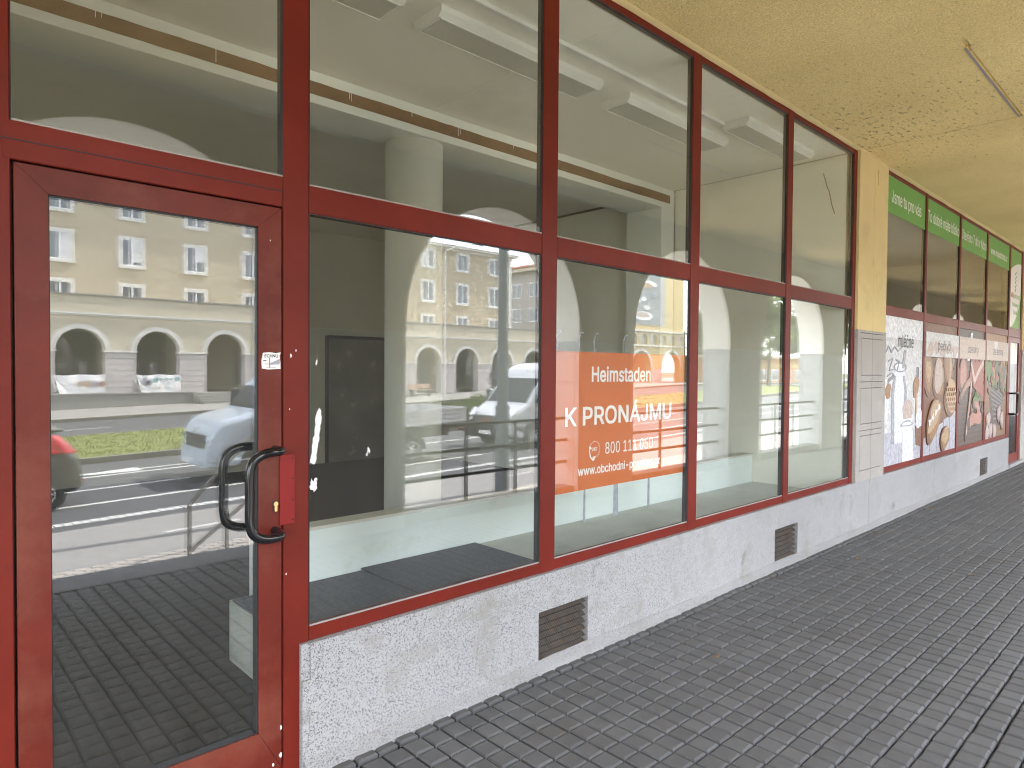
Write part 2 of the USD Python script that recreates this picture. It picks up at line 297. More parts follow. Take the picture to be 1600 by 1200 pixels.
# ------------------------------------------------------------------ ground, road, pavements
XS = [-90.0, -40.0, 50.0, 120.0]
def strip(Y0, Y1, dz, xs=XS, z=zg):
    V, F = [], []
    for x in xs: V += [(x, ry(Y0), z(x) + dz), (x, ry(Y1), z(x) + dz)]
    for i in range(len(xs) - 1):
        a = 2 * i; F += [[a, a + 1, a + 3], [a, a + 3, a + 2]]
    return trimesh.Trimesh(np.array(V), F, process=False)
def kerb(Y0, Y1, top, bottom=-0.3, xs=XS):
    V, F = [], []
    for x in xs: V += [(x, ry(Y0), zg(x) + bottom), (x, ry(Y0), zg(x) + top), (x, ry(Y1), zg(x) + top), (x, ry(Y1), zg(x) + bottom)]
    for i in range(len(xs) - 1):
        a = 4 * i
        for k in range(3): F += [[a + k, a + k + 1, a + k + 5], [a + k, a + k + 5, a + k + 4]]
    return trimesh.Trimesh(np.array(V), F, process=False)
obj('ground', strip(-60, 260, -0.30, [-400, -40, 33.9, 50, 500], lambda x: min(zg(x), 0.2)), M['soil'], kind='structure')
obj('sidewalk', strip(3.2, 7.75, 0.0), M['pave_tan'], kind='structure')
obj('cycle_path', strip(7.75, 10.0, -0.004), M['asphalt_light'], kind='structure')
obj('road', strip(10.0, 17.25, -0.008), M['asphalt'], kind='structure')
obj('kerb', [kerb(17.2, 17.4, 0.14)], M['kerb_stone'], kind='structure')
obj('median_soil', strip(17.4, 23.1, 0.10), M['soil'], kind='structure')
obj('kerb', [kerb(23.1, 23.3, 0.12)], M['kerb_stone'], kind='structure')
obj('road', strip(23.3, 29.8, -0.008), M['asphalt'], kind='structure')
obj('kerb', [kerb(29.8, 30.05, 0.13)], M['kerb_stone'], kind='structure')
obj('far_sidewalk', strip(30.05, 60, 0.12), M['concrete'], kind='structure')
# grass blades of the median
def grass_mesh():
    n = 26000
    x = nr.uniform(-4, 30, n); Y = nr.uniform(17.42, 23.08, n)
    far = nr.random(n) < 0.25; x[far] = nr.uniform(30, 60, far.sum())
    h = nr.uniform(0.025, 0.07, n); w = nr.uniform(0.02, 0.05, n); a = nr.uniform(0, math.pi, n); l = nr.normal(0, 0.03, (n, 2))
    z = np.array([zg(t) for t in x]) + 0.1
    p = np.stack([x, ry(Y), z], 1); d = np.stack([np.cos(a) * w, np.sin(a) * w, 0 * a], 1)
    t = p + np.stack([l[:, 0], l[:, 1], h], 1)
    V = np.stack([p - d, p + d, t], 1).reshape(-1, 3)
    return trimesh.Trimesh(V, np.arange(3 * n).reshape(-1, 3), process=False)
obj('grass_ground', strip(17.4, 23.1, 0.115), M['grass'], kind='structure')
obj('grass', grass_mesh(), M['grass_blade'], kind='stuff', label='short green grass on the road median', catg='grass')
# small tan paving blocks beyond the arcade edge
def block_paving():
    out_v, out_f, c = [], [], 0
    for j in range(45):
        Y = 3.3 + j * 0.1
        if Y > 7.68: break
        for i in range(48):
            x = -1.6 + i * 0.2 + (0.1 if j % 2 else 0)
            a, b, e = 0.093, 0.0435, 0.006; z = zg(x) + 0.012 + rnd.uniform(-.0015, .0015)
            for k, (s, zz) in enumerate(((1.0, z - 0.011), (1.0, z - e), (0.0, z))):
                dx, dy = (a, b) if s else (a - e, b - e)
                out_v += [(x - dx, ry(Y) - dy, zz), (x + dx, ry(Y) - dy, zz), (x + dx, ry(Y) + dy, zz), (x - dx, ry(Y) + dy, zz)]
            for q in (0, 4):
                for k in range(4):
                    p, r = c + q + k, c + q + (k + 1) % 4
                    out_f += [[p, r, r + 4], [p, r + 4, p + 4]]
            out_f += [[c + 8, c + 9, c + 10], [c + 8, c + 10, c + 11]]; c += 12
    return trimesh.Trimesh(np.array(out_v), out_f, process=False)
obj('paving_bed', bx(-1.7, 8.0, ry(7.74), ry(3.26), -1.6, -1.5).copy() if False else strip(3.26, 7.74, 0.0035, [-1.7, 8.0]), M['concrete_dark'], kind='structure')
obj('paving_blocks', block_paving(), M['pave_tan'], kind='stuff', label='tan paving blocks in running bond beside the cycle path', catg='paving')
def mark(name, x0, x1, Y, w, mtl='road_paint', x_dash=None):
    ms = []
    if x_dash is None: segs = [(x0, x1)]
    else:
        segs = []; x = x0
        while x < x1: segs.append((x, min(x + x_dash[0], x1))); x += x_dash[0] + x_dash[1]
    for a, b in segs:
        xs = [a] + [t for t in XS if a < t < b] + [b]
        ms.append(strip(Y - w / 2, Y + w / 2, 0.0 if Y < 10 else -0.004, xs))
    return obj(name, ms, M[mtl], kind='structure')
mark('road_marking', -20.9, 60, 8.82, 0.10, x_dash=(1.15, 2.3))
mark('road_marking', -60, 80, 11.92, 0.14)
mark('road_marking', -60, 80, 13.45, 0.11)
mark('road_marking', -50.5, 60, 26.5, 0.14, x_dash=(3.0, 3.0))
mark('road_marking', -60, 80, 15.07, 0.12, x_dash=(6.0, 3.0))
obj('road_marking', [bx(x, x + 0.11, ry(10.58) + (0.02 if k % 2 else 0), ry(10.36) + (0.02 if k % 2 else 0), zg(x) - 0.006, zg(x) + 0.004) for k, x in enumerate(np.arange(-6, 30, 0.13))], M['road_paint'], kind='structure')
arrow = Polygon([(0, 0.05), (2.2, 0.05), (2.2, -0.05), (0, -0.05)]).union(Polygon([(0.2, -0.3), (-1.6, 0), (0.2, 0.3)]))
am = trimesh.creation.extrude_polygon(arrow, 0.004, engine='earcut'); am.vertices[:, 2] += 0.028 * am.vertices[:, 0]
obj('road_marking', moved(am, (4.4, ry(15.5), zg(4.4) - 0.004)), M['road_paint'], kind='structure')

# ------------------------------------------------------------------ arcade floor
CX0, CX1 = -9.0, 33.6
PIT = 0.0986
flo = thing('arcade_floor', kind='structure')
obj('floor_slab', bx(CX0, CX1, -3.25, 0.02, -1.6, -0.025), M['joint_sand'], flo)
obj('edge_strip', bx(CX0, CX1, -3.24, -2.89, -0.024, 0.004), M['concrete_dark'], flo)
NXP, NYP = int(16.8 / PIT), 30
def paver_geo(i, j):
    x, y = -1.0 + i * PIT, -0.004 - j * PIT
    w = 0.012 * (meshkit.noise(np.array([i * 0.11, j * 0.2, 3.0])) - 0.5)
    hz = 0.010 * (meshkit.noise(np.array([i * 0.07, j * 0.09, 9.0])) - 0.5)
    q = (rnd.uniform(-.0016, .0016), rnd.uniform(-.0016, .0016), rnd.uniform(-.0022, .0022), rnd.uniform(-.012, .012), rnd.uniform(-.012, .012))
    hx, hy, e = 0.0446, 0.0456, 0.0075
    if j == 0: hy = 0.030
    cx, cyy = x + PIT / 2 + q[0], y - PIT / 2 + q[1] + w
    V = []
    for s, z in ((0, -0.024), (0, -0.0060), (1, 0.0)):
        a, b = hx - s * e, hy - s * e
        V += [(cx + dx * a, cyy + dy * b, z + hz + q[2] + (dx * a * q[3] + dy * b * q[4])) for dx, dy in ((-1, -1), (1, -1), (1, 1), (-1, 1))]
    return np.array(V)
PF = []
for q in (0, 4):
    for k in range(4): PF += [[q + k, q + (k + 1) % 4, q + 4 + (k + 1) % 4], [q + k, q + 4 + (k + 1) % 4, q + 4 + k]]
PF += [[8, 9, 10], [8, 10, 11]]; PF = np.array(PF)
def project(P):
    d = np.asarray(P, float) - CAM; w = d @ FWD
    return 800 + FPX * (d @ RGT) / w, 600 - FPX * (d @ UP) / w, w
pavers = []
for i in range(NXP):
    for j in range(NYP):
        V = paver_geo(i, j); u, v, w = project(V[8:12])
        area = -1.0
        if (w > 0.2).all() and u.min() > 0 and u.max() < 1600 and v.max() < 1200:
            area = 0.5 * abs(np.dot(u, np.roll(v, -1)) - np.dot(v, np.roll(u, -1)))
        pavers.append((area, V))
pavers.sort(key=lambda t: -t[0])
for a, V in pavers[:300]:
    obj('paver', trimesh.Trimesh(V, PF, process=False), M['paver'], flo)
rest = pavers[300:]
obj('pavers', trimesh.Trimesh(np.vstack([V for _, V in rest]), np.vstack([PF + 12 * k for k in range(len(rest))]), process=False), M['paver'], flo, kind='stuff')
for k, (lx, ly, s) in enumerate([(2.36, -0.03, .035), (4.9, -0.10, .02), (7.0, -0.16, .03), (3.3, -0.55, .018), (5.9, -0.35, .024), (8.7, -0.12, .03), (6.1, -1.1, .018)]):
    lm = trimesh.Trimesh(np.array([(-s, 0, .004), (-s * .3, s * .45, .012), (s * .5, s * .35, .006), (s, 0, .014), (s * .4, -s * .4, .004), (-s * .4, -s * .35, .011)]) + (lx, ly, 0.0), [[0, 1, 5], [1, 2, 4], [1, 4, 5], [2, 3, 4]], process=False)
    obj('dry_leaf', lm, M['dry_leaf'], catg='leaf', group='dry leaves lying on the dark pavers', label='dry brown leaf ' + ['against the plinth just left of the nearest vent', 'near the plinth just left of the second vent', 'at the foot of the stone pilaster', 'on the pavers in front of the nearest vent', 'on the pavers right of the second vent', 'at the plinth below the milk poster', 'out on the pavers toward the middle of the passage'][k])

# ------------------------------------------------------------------ our building: vacant shop front
YG = 0.013
wall = thing('plinth_wall', 'low white speckled stone plinth wall under the red shop windows', 'wall')
VENTS = [(2.45, 2.84, 0.045, 0.31), (5.09, 5.50, 0.045, 0.315), (11.55, 12.0, 0.04, 0.305)]
pl = cut(bx(1.165, 13.42, -0.022, 0.07, -0.02, 0.500), [bx(a, b, -0.1, 0.03, c, d) for a, b, c, d in VENTS] + [bx(7.115, 7.121, -0.1, -0.017, -0.1, 0.6), bx(9.30, 9.304, -0.1, -0.018, -0.1, 0.6), bx(-1, 1.20, -0.2, -0.012, 0.36, 0.6)])
def rough_edge(m, amp, scale, seed):
    m = m.copy().subdivide_to_size(0.10)
    return m
obj('plinth_body', pl, M['white_stone'], wall)
V_, F_ = [], []
xs = np.arange(1.17, 13.4, 0.05)
for x in xs:
    d = 0.030 + 0.014 * meshkit.noise(np.array([x * 2.1, 0.3, 0.7])) + 0.008 * meshkit.noise(np.array([x * 9, 2.3, 0.7])); h = 0.026 + 0.03 * meshkit.noise(np.array([x * 1.4, 5.3, 2.7])) + 0.012 * meshkit.noise(np.array([x * 11, 5.3, 2.7]))
    V_ += [(x, -0.021, h + 0.016), (x, -d, h), (x, -d - 0.004, -0.012)]
for i in range(len(xs) - 1):
    a = 3 * i; F_ += [[a, a + 1, a + 4], [a, a + 4, a + 3], [a + 1, a + 2, a + 5], [a + 1, a + 5, a + 4]]
obj('base_rendering', trimesh.Trimesh(np.array(V_), F_, process=False), M['white_stone'], wall, smooth=50)
VL = ['large rusty wire mesh vent in the plinth nearest the red door', 'rusty mesh vent in the plinth below the fourth vacant shop window', 'small dark vent in the far plinth under the food posters']
for k, (a, b, c, d) in enumerate(VENTS):
    v = thing('air_vent', VL[k], 'vent', (a, 0, c))
    w, h = b - a, d - c
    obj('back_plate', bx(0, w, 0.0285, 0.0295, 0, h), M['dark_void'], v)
    n = 7
    for i in range(n):
        z = (i + 0.15) * h / n
        obj('slat', quad((0.004, -0.008, z), (w - 0.004, -0.008, z), (w - 0.004, 0.016, z + h / n * 0.50), (0.004, 0.016, z + h / n * 0.50)), M['rust'], v)
    ms = []; p = 0.017
    for s in (1, -1):
        for t in np.arange(-h, w + h, p):
            q = LineString([(t, 0 if s > 0 else h), (t + h * 0.75, h if s > 0 else 0)]).intersection(sbox(0, 0, w, h))
            if q.is_empty or q.length < 0.01: continue
            (x0, z0), (x1, z1) = list(q.coords)[0], list(q.coords)[-1]
            L = math.hypot(x1 - x0, z1 - z0); nx, nz = -(z1 - z0) / L * 0.0008, (x1 - x0) / L * 0.0008
            ms.append(quad((x0 - nx, -0.016 - s * .0006, z0 - nz), (x1 - nx, -0.016 - s * .0006, z1 - nz), (x1 + nx, -0.016 - s * .0006, z1 + nz), (x0 + nx, -0.016 - s * .0006, z0 + nz)))
    obj('wire_mesh', ms, M['wire'], v)
    obj('vent_rim', [bx(-0.001, w + .001, -0.02, 0.0, -0.004, 0.001), bx(-0.003, 0.002, -0.02, 0.0, 0, h)], M['concrete'], v)

TOP, FT = 3.592, 3.646
front = thing('vacant_shop_front', 'red metal framed glass front of the empty shop between door and yellow pilaster', 'shop front')
MU = [(1.10, 1.203), (2.478, 2.588), (3.872, 3.975), (5.263, 5.358), (6.646, 6.72)]
rp = M['red_paint']
def frame_bar(name, x0, x1, z0, z1, par, y0=0.0, y1=0.045, m=rp, c=0.003):
    return obj(name, chb(x0, x1, y0, y1, z0, z1, c), m, par)
for k, (a, b) in enumerate(MU):
    frame_bar('mullion', a, b, 0.5 if k else 0.0, FT, front, 0.0 if k else 0.004)
frame_bar('sill_rail', 1.204, 6.645, 0.501, 0.556, front, 0.003, 0.043)
frame_bar('head_rail', 0.26, 1.099, TOP, FT - .001, front, 0.003, 0.043); frame_bar('head_rail', 1.204, 6.645, TOP, FT - .001, front, 0.003, 0.043)
for k in range(4):
    frame_bar('transom', MU[k][1] + .001, MU[k + 1][0] - .001, 2.145, 2.250, front, 0.003, 0.043)
frame_bar('door_head', 0.262, 1.099, 2.150, 2.262, front, 0.003, 0.043)
obj('head_groove', bx(0.262, 1.099, 0.0005, 0.004, 2.206, 2.209), M['black_gasket'], front)
frame_bar('door_post', 0.05, 0.285, 0.0, FT, front, 0.004)
frame_bar('threshold_bar', 0.286, 1.099, 0.0, 0.05, front, 0.01, 0.043)
obj('door_post_step', bx(0.05, 0.12, -0.012, 0.0, 0, FT), M['red_paint_faded'], front)
gk = []
GL = []      # x0, x1, z0, z1
for k in range(4):
    for z0, z1 in ((0.556, 2.145), (2.250, TOP)): GL.append((MU[k][1], MU[k + 1][0], z0, z1))
GL.append((0.285, 1.10, 2.262, TOP))
for k, (a, b, z0, z1) in enumerate(GL):
    t = [rnd.uniform(-.0010, .0010) for _ in range(4)]
    yi = YG + 0.014
    s = 0.0008 * rnd.choice((-1, 1)) * rnd.uniform(0.5, 1.2)
    obj('glass_pane', quad((a, YG, z0), (b, YG, z0), (b, YG, z1), (a, YG, z1)), M['glass_outer'], front)
    obj('glass_pane', quad((a, yi - s, z0), (b, yi + s, z0), (b, yi + s * .8, z1), (a, yi - s * .9, z1)), M['glass_inner'], front)
    obj('gasket', [bx(a, a + .003, 0.004, 0.042, z0, z1), bx(b - .005, b, 0.007, 0.042, z0, z1), bx(a, b, 0.006, 0.042, z1 - .004, z1)], M['black_gasket'], front)
    obj('bead', [bx(a, b, YG - .007, YG - .001, z0, z0 + .006)], M['alu_bead'], front)

# the red glass door
door = thing('shop_door', 'red framed glass door of the empty shop with black pull handle', 'door')
rf = M['red_paint_faded']
DX0, DX1, DZ0, DZ1 = 0.292, 1.092, 0.058, 2.142
gx0, gx1, gz0, gz1 = 0.375, 1.005, 0.212, 2.064
def mitre(pts, y0=0.001, y1=0.044): return ext_xz(Polygon(pts), y0, y1)
obj('stile', mitre([(DX0, DZ0), (gx0 - .0006, gz0), (gx0 - .0006, gz1), (DX0, DZ1)]), rf, door)
obj('stile', mitre([(DX1, DZ0), (DX1, DZ1), (gx1 + .0006, gz1), (gx1 + .0006, gz0)]), rf, door)
obj('rail', mitre([(DX0 + .0015, DZ1), (gx0, gz1 + .0006), (gx1, gz1 + .0006), (DX1 - .0015, DZ1)]), rf, door)
obj('rail', mitre([(DX0 + .0015, DZ0), (DX1 - .0015, DZ0), (gx1, gz0 - .0006), (gx0, gz0 - .0006)]), rf, door)
ta, tb = 0.0, 0.009      # the door's glass leans slightly
obj('glass_pane', quad((gx0, YG + tb, gz0), (gx1, YG + tb, gz0), (gx1, YG + ta, gz1), (gx0, YG + ta, gz1)), M['glass_outer'], door)
obj('glass_pane', quad((gx0, YG + .016 + tb, gz0), (gx1, YG + .0172 + tb, gz0), (gx1, YG + .0172 + ta, gz1), (gx0, YG + .016 + ta, gz1)), M['glass_inner'], door)
obj('gasket', [bx(gx0, gx0 + .003, 0.006, 0.043, gz0, gz1), bx(gx1 - .004, gx1, 0.006, 0.043, gz0, gz1), bx(gx0, gx1, 0.006, 0.043, gz1 - .004, gz1), bx(gx0, gx1, 0.006, 0.043, gz0, gz0 + .004)], M['black_gasket'], door)
obj('edge_gap', [bx(DX1, 1.100, 0.030, 0.034, 0.05, DZ1 + .008), bx(0.285, DX0, 0.030, 0.034, 0.05, DZ1 + .008), bx(0.285, 1.1, 0.030, 0.034, DZ1, 2.150)], M['black_gasket'], door)
def handle(sy, y0):
    c = [(1.066, y0, 1.252), (1.066, y0 + sy * .045, 1.254), (1.045, y0 + sy * .085, 1.256), (0.985, y0 + sy * .10, 1.252), (0.945, y0 + sy * .102, 1.228), (0.932, y0 + sy * .102, 1.18), (0.932, y0 + sy * .102, 1.10), (0.932, y0 + sy * .102, 1.02), (0.945, y0 + sy * .102, 0.975), (0.985, y0 + sy * .10, 0.952), (1.045, y0 + sy * .085, 0.948), (1.066, y0 + sy * .045, 0.95), (1.066, y0, 0.952)]
    return tube(curve(c, 6), 0.0165, 14)
obj('handle', handle(-1, 0.0), M['black_gloss'], door, smooth=40)
obj('handle', handle(1, 0.044), M['black_gloss'], door, smooth=40)
obj('cover_plate', [chb(1.083, 1.142, -0.0065, -0.0025, 0.970, 1.232, .001)] , M['red_plate'], door)
obj('rivet', [moved(lathe([(0, 0), (.0035, 0), (.0025, .0018), (0, .002)], 8, 'y'), (1.134, -0.0066, z)) for z in (0.985, 1.06, 1.14, 1.215)], M['black_gasket'], door)
cyl = unary_union([Point(1.068, 1.052).buffer(0.0085), sbox(1.063, 1.028, 1.073, 1.05), Point(1.068, 1.028).buffer(.005)])
obj('lock_cylinder', ext_xz(cyl, -0.007, 0.0), M['brass'], door)
obj('lock_shadow_rose', ext_xz(cyl.buffer(.004), -0.0015, 0.0005), M['black_gasket'], door)  # black plate slightly larger than the lock cylinder, set behind it
st = thing('torn_sticker', 'torn white sticker with faint black letters on the red door stile', 'sticker')
nz = [(1.018 + .0, 1.552), (1.04, 1.549), (1.088, 1.551), (1.087, 1.575), (1.084, 1.60), (1.089, 1.612), (1.07, 1.609), (1.045, 1.612), (1.022, 1.609), (1.016, 1.58)]
obj('paper', ext_xz(Polygon(nz), -0.0012, 0.0008), M['white_print'], st)
obj('lettering', [text_xz('ECHNU', 0.011, 1.026, 1.593, -0.0013, 0.052, True, .0006), ext_xz(unary_union([sbox(1.022, 1.580, 1.034, 1.583), sbox(1.045, 1.556, 1.048, 1.592), sbox(1.028, 1.568, 1.060, 1.5695), sbox(1.033, 1.555, 1.07, 1.556)]), -0.0019, -0.0013)], M['print_dark'], st)
obj('torn_area', ext_xz(Polygon([(1.05, 1.573), (1.085, 1.588), (1.084, 1.568), (1.05, 1.566)]), -0.0017, -0.0013), M['print_milk_grey'], st)
def chip(x, z, s, y):
    return ext_xz(Polygon([(x + s * rnd.uniform(.4, 1) * math.cos(a), z + 1.6 * s * rnd.uniform(.4, 1) * math.sin(a)) for a in np.arange(7) * 0.9]), y - .0006, y + .0005)
obj('paint_chips', [chip(x, z, s, 0.001) for x, z, s in ((1.0895, .205, .007), (1.089, .10, .009), (1.06, .075, .006), (1.03, .066, .007), (.99, .063, .008), (.9, .062, .006), (1.05, 2.02, .003))], M['white_print'], door)
obj('paint_chips', [chip(x, z, s, 0.004) for x, z, s in ((1.112, .78, .004), (1.13, 1.6, .006), (1.15, 1.62, .004), (1.125, 1.4, .003))], M['white_print'], front)

_ = None
# the orange letting notice behind the third window
pos = thing('orange_letting_notice', 'orange letting notice with white lettering behind the window glass', 'poster')
yp = YG + 0.026
obj('sheet', bx(2.592, 3.868, yp, yp + .001, 0.885, 1.655), M['orange_print'], pos)
lt = M['white_print']
obj('lettering', [text_xz('Heimstaden', 0.082, 2.915, 1.490, yp - .0005, 0.575, True)], lt, pos)
obj('lettering', [text_xz('K PRONÁJMU', 0.098, 2.69, 1.248, yp - .0005, 1.03, True)], lt, pos)
obj('lettering', [text_xz('800 111 050', 0.066, 3.045, 1.072, yp - .0005, 0.475)], lt, pos)
obj('lettering', [text_xz('www.obchodni-prostory.cz', 0.046, 2.81, 0.968, yp - .0005, 0.79, True)], lt, pos)
ring = [Point(2.955 + .045 * math.cos(a), 1.105 + .045 * math.sin(a)).buffer(.003) for a in np.arange(-1.9, 3.3, 0.27)]
hand = LineString([(2.912, 1.12), (2.909, 1.095), (2.918, 1.065), (2.94, 1.045), (2.952, 1.05)]).buffer(.004).union(LineString([(2.912, 1.12), (2.922, 1.112)]).buffer(.005)).union(LineString([(2.94, 1.052), (2.955, 1.062)]).buffer(.005))
obj('telephone_mark', [ext_xz(unary_union(ring + [hand]), yp - .0017, yp - .0005), text_xz('24/7', 0.020, 2.932, 1.097, yp - .0005, 0.045, True)], lt, pos)
for m_ in ([ext_xz(Polygon([(x, .70), (x + w, .70), (x + w * .8 + .004, .885), (x + .004, .885)]), yp + .0005, yp + .0012) for x, w in ((2.86, .02), (3.13, .05), (3.47, .025))] +
    [ext_xz(LineString([(x, 1.66), (x - .01, 1.72), (x + .01, 1.76), (x + .03, 1.76)]).buffer(.0035), yp + .0005, yp + .0012) for x in (2.64, 2.82, 2.95, 3.22)]): obj('tape_remnant', m_, M['print_milk_grey'], pos)
# glue remains on the second window
for p in ([(1.235, 1.19), (1.255, 1.32), (1.262, 1.385), (1.25, 1.40), (1.236, 1.37), (1.222, 1.25), (1.212, 1.195), (1.222, 1.175)], [(1.213, 1.085), (1.243, 1.083), (1.242, 1.125), (1.214, 1.12)], [(1.238, 1.565), (1.245, 1.59), (1.241, 1.605), (1.236, 1.58)], [(1.46, 1.2), (1.475, 1.21), (1.47, 1.23)]): obj('glue_remnant', ext_xz(jag(p), YG - .0012, YG - .0004), M['white_print'], front)

# ------------------------------------------------------------------ pilaster between the two shops
pil = thing('stone_pilaster', 'yellow pilaster with engraved grey stone lower half between the two shop fronts', 'pilaster')
gr = [bx(7.113, 7.119, -0.2, -0.024, 0.0, 3.3)]
def rect_groove(x0, x1, z0, z1, w=.006, y=-0.025):
    return [bx(x0, x1, -.2, y, z0, z0 + w), bx(x0, x1, -.2, y, z1 - w, z1), bx(x0, x0 + w, -.2, y, z0 + w * .99, z1 - w * .99)]
for z0, z1 in ((1.52, 1.88), (1.05, 1.40), (0.60, 0.94)):
    gr += rect_groove(6.82, 7.40, z0, z1)
for z in (1.455, 0.985, 1.925): gr.append(bx(6.80, 7.42, -.2, -.025, z, z + .006))
lo = cut(bx(6.722, 7.495, -0.030, 0.3, 0.502, 1.955), gr)
obj('stone_facing', lo, M['grey_stone'], pil)
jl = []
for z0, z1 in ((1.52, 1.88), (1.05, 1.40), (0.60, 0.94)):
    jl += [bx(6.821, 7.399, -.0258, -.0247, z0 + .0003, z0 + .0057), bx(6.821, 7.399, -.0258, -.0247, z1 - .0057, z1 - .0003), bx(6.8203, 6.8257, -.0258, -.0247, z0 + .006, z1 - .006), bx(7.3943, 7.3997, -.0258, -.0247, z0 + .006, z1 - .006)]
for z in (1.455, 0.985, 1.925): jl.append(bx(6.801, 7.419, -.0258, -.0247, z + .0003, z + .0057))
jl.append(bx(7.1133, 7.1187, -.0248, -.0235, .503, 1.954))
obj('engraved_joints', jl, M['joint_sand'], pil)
obj('rendered_shaft', cut(bx(6.722, 7.495, -0.024, 0.3, 1.957, FT + .02), [bx(7.116, 7.119, -0.2, -0.021, 1.0, 3.5), bx(7.20, 7.212, -.2, -.018, 3.40, 3.55)]), M['stucco_yellow'], pil)

# ------------------------------------------------------------------ second shop front (food posters)
f2 = thing('food_shop_front', 'red framed front of the far food shop with posters and green strips', 'shop front')
MU2 = [(7.497, 7.545), (8.86, 8.93), (10.335, 10.41), (11.815, 11.89), (13.33, 13.42)]
for k, (a, b) in enumerate(MU2): frame_bar('mullion', a, b, 0.5, FT, f2)
frame_bar('mullion', 14.27, 14.36, 0.05, FT, f2)
for k in range(4):
    a, b = MU2[k][1] + .001, MU2[k + 1][0] - .001
    frame_bar('sill_rail', a, b, 0.501, 0.562, f2, .003, .043); frame_bar('transom', a, b, 2.145, 2.25, f2, .003, .043); frame_bar('head_rail', a, b, TOP, FT - .001, f2, .003, .043)
frame_bar('transom', 13.421, 14.269, 2.15, 2.30, f2, .003, .043); frame_bar('head_rail', 13.421, 14.269, TOP, FT - .001, f2, .003, .043)
for k in range(5):
    a, b = (MU2[k][1], MU2[k + 1][0]) if k < 4 else (13.42, 14.27)
    obj('glass_pane', quad((a, YG, 2.25 if k < 4 else 2.3), (b, YG, 2.25 if k < 4 else 2.3), (b, YG, TOP), (a, YG, TOP)), M['glass_plain'], f2)
    obj('gasket', [bx(b - .008, b, .006, .042, 2.25, TOP)], M['black_gasket'], f2)
    if k < 4:
        obj('glass_pane', quad((a, YG, .562), (b, YG, .562), (b, YG, 2.145), (a, YG, 2.145)), M['glass_poster'], f2)
d2 = thing('food_shop_door', 'narrow red framed glass door at the far end of the food shop', 'door')
obj('leaf_frame', cut(bx(13.44, 14.26, .002, .06, .06, 2.145), [bx(13.53, 14.17, -1, 1, .2, 2.06)]), rp, d2)
obj('glass_pane', quad((13.53, YG, .2), (14.17, YG, .2), (14.17, YG, 2.06), (13.53, YG, 2.06)), M['glass_plain'], d2)
obj('handle', tube(curve([(13.5, 0, 1.22), (13.5, -.08, 1.22), (13.62, -.09, 1.22), (13.64, -.09, 1.15), (13.64, -.09, .95), (13.62, -.09, .88), (13.5, -.08, .88), (13.5, 0, .88)], 5), .016, 10), M['black_gloss'], d2, smooth=40)
obj('door_step', chb(13.40, 14.55, -0.05, 0.07, -.02, .055, .005), M['white_stone'])
tag(stage.GetPrimAtPath('/World/door_step'), 'white stone step below the far food shop door', 'step')
GT = ['Jsme tu pro vás', 'To dobré máte blízko', 'Otevřeno 7 dní v týdnu', 'www.mujobchod.cz']
GLB = ['green strip reading Jsme tu pro vás at the top of the food shop window', 'green strip reading To dobré máte blízko above the bread poster', 'green strip reading Otevřeno 7 dní v týdnu above the sausage poster', 'green strip with a web address above the vegetable poster']
for k in range(4):
    a, b = MU2[k][1], MU2[k + 1][0]
    g = thing('green_window_strip', GLB[k], 'banner', group='green strips along the top of the food shop windows')
    obj('film', bx(a, b, YG - .003, YG - .0015, 3.205, TOP), M['green_print'], g)
    wd = [1.0, 1.36, 1.33, 1.1][k]
    obj('lettering', text_xz(GT[k], 0.13 if k < 3 else .10, (a + b - wd) / 2, 3.33, YG - .003, wd), M['white_print'], g)
g = thing('shop_name_panel', 'white and green name panel over the far shop door', 'sign')
yy = YG - .0015
obj('panel', bx(13.42, 14.27, yy - .0015, yy, 2.3, TOP), M['green_print'], g)
wh = Polygon([(13.42 + .85 * t, 2.32 + (0.62 * t ** 2.2)) for t in np.linspace(0, 1, 12)] + [(14.27, 3.40)] + [(14.27 - .85 * t, 3.40 - .17 * t ** 2) for t in np.linspace(0, 1, 10)][1:])
obj('white_field', ext_xz(wh, yy - .0025, yy - .0015), M['white_print'], g)
obj('green_arc', ext_xz(Polygon([(13.42 + .85 * t, 2.32 + (0.62 * t ** 2.2)) for t in np.linspace(0, 1, 12)] + [(13.42 + .85 * t, 2.30 + .53 * t ** 2.2) for t in np.linspace(1, 0, 12)]), yy - .0027, yy - .0016), M['green_light'], g)
obj('leaf_mark', [ext_xz(affinity.rotate(affinity.scale(Point(13.83 + .02 * (i % 2), 2.93 + .07 * i).buffer(.05), 1.2, .28), 35), yy - .0035, yy - .0025) for i in range(5)], M['print_herb'], g)
obj('lettering', text_xz('Můj', .075, 13.50, 2.80, yy - .0025, .20, True), M['tail_red'], g)
for t_ in (('obchod', .075, 13.72, 2.80, yy - .0025, .45), ('Potraviny', .065, 13.60, 2.66, yy - .0025, .48), ('Tabák', .065, 13.65, 2.53, yy - .0025, .36)): obj('lettering', text_xz(*t_), M['green_print'], g)

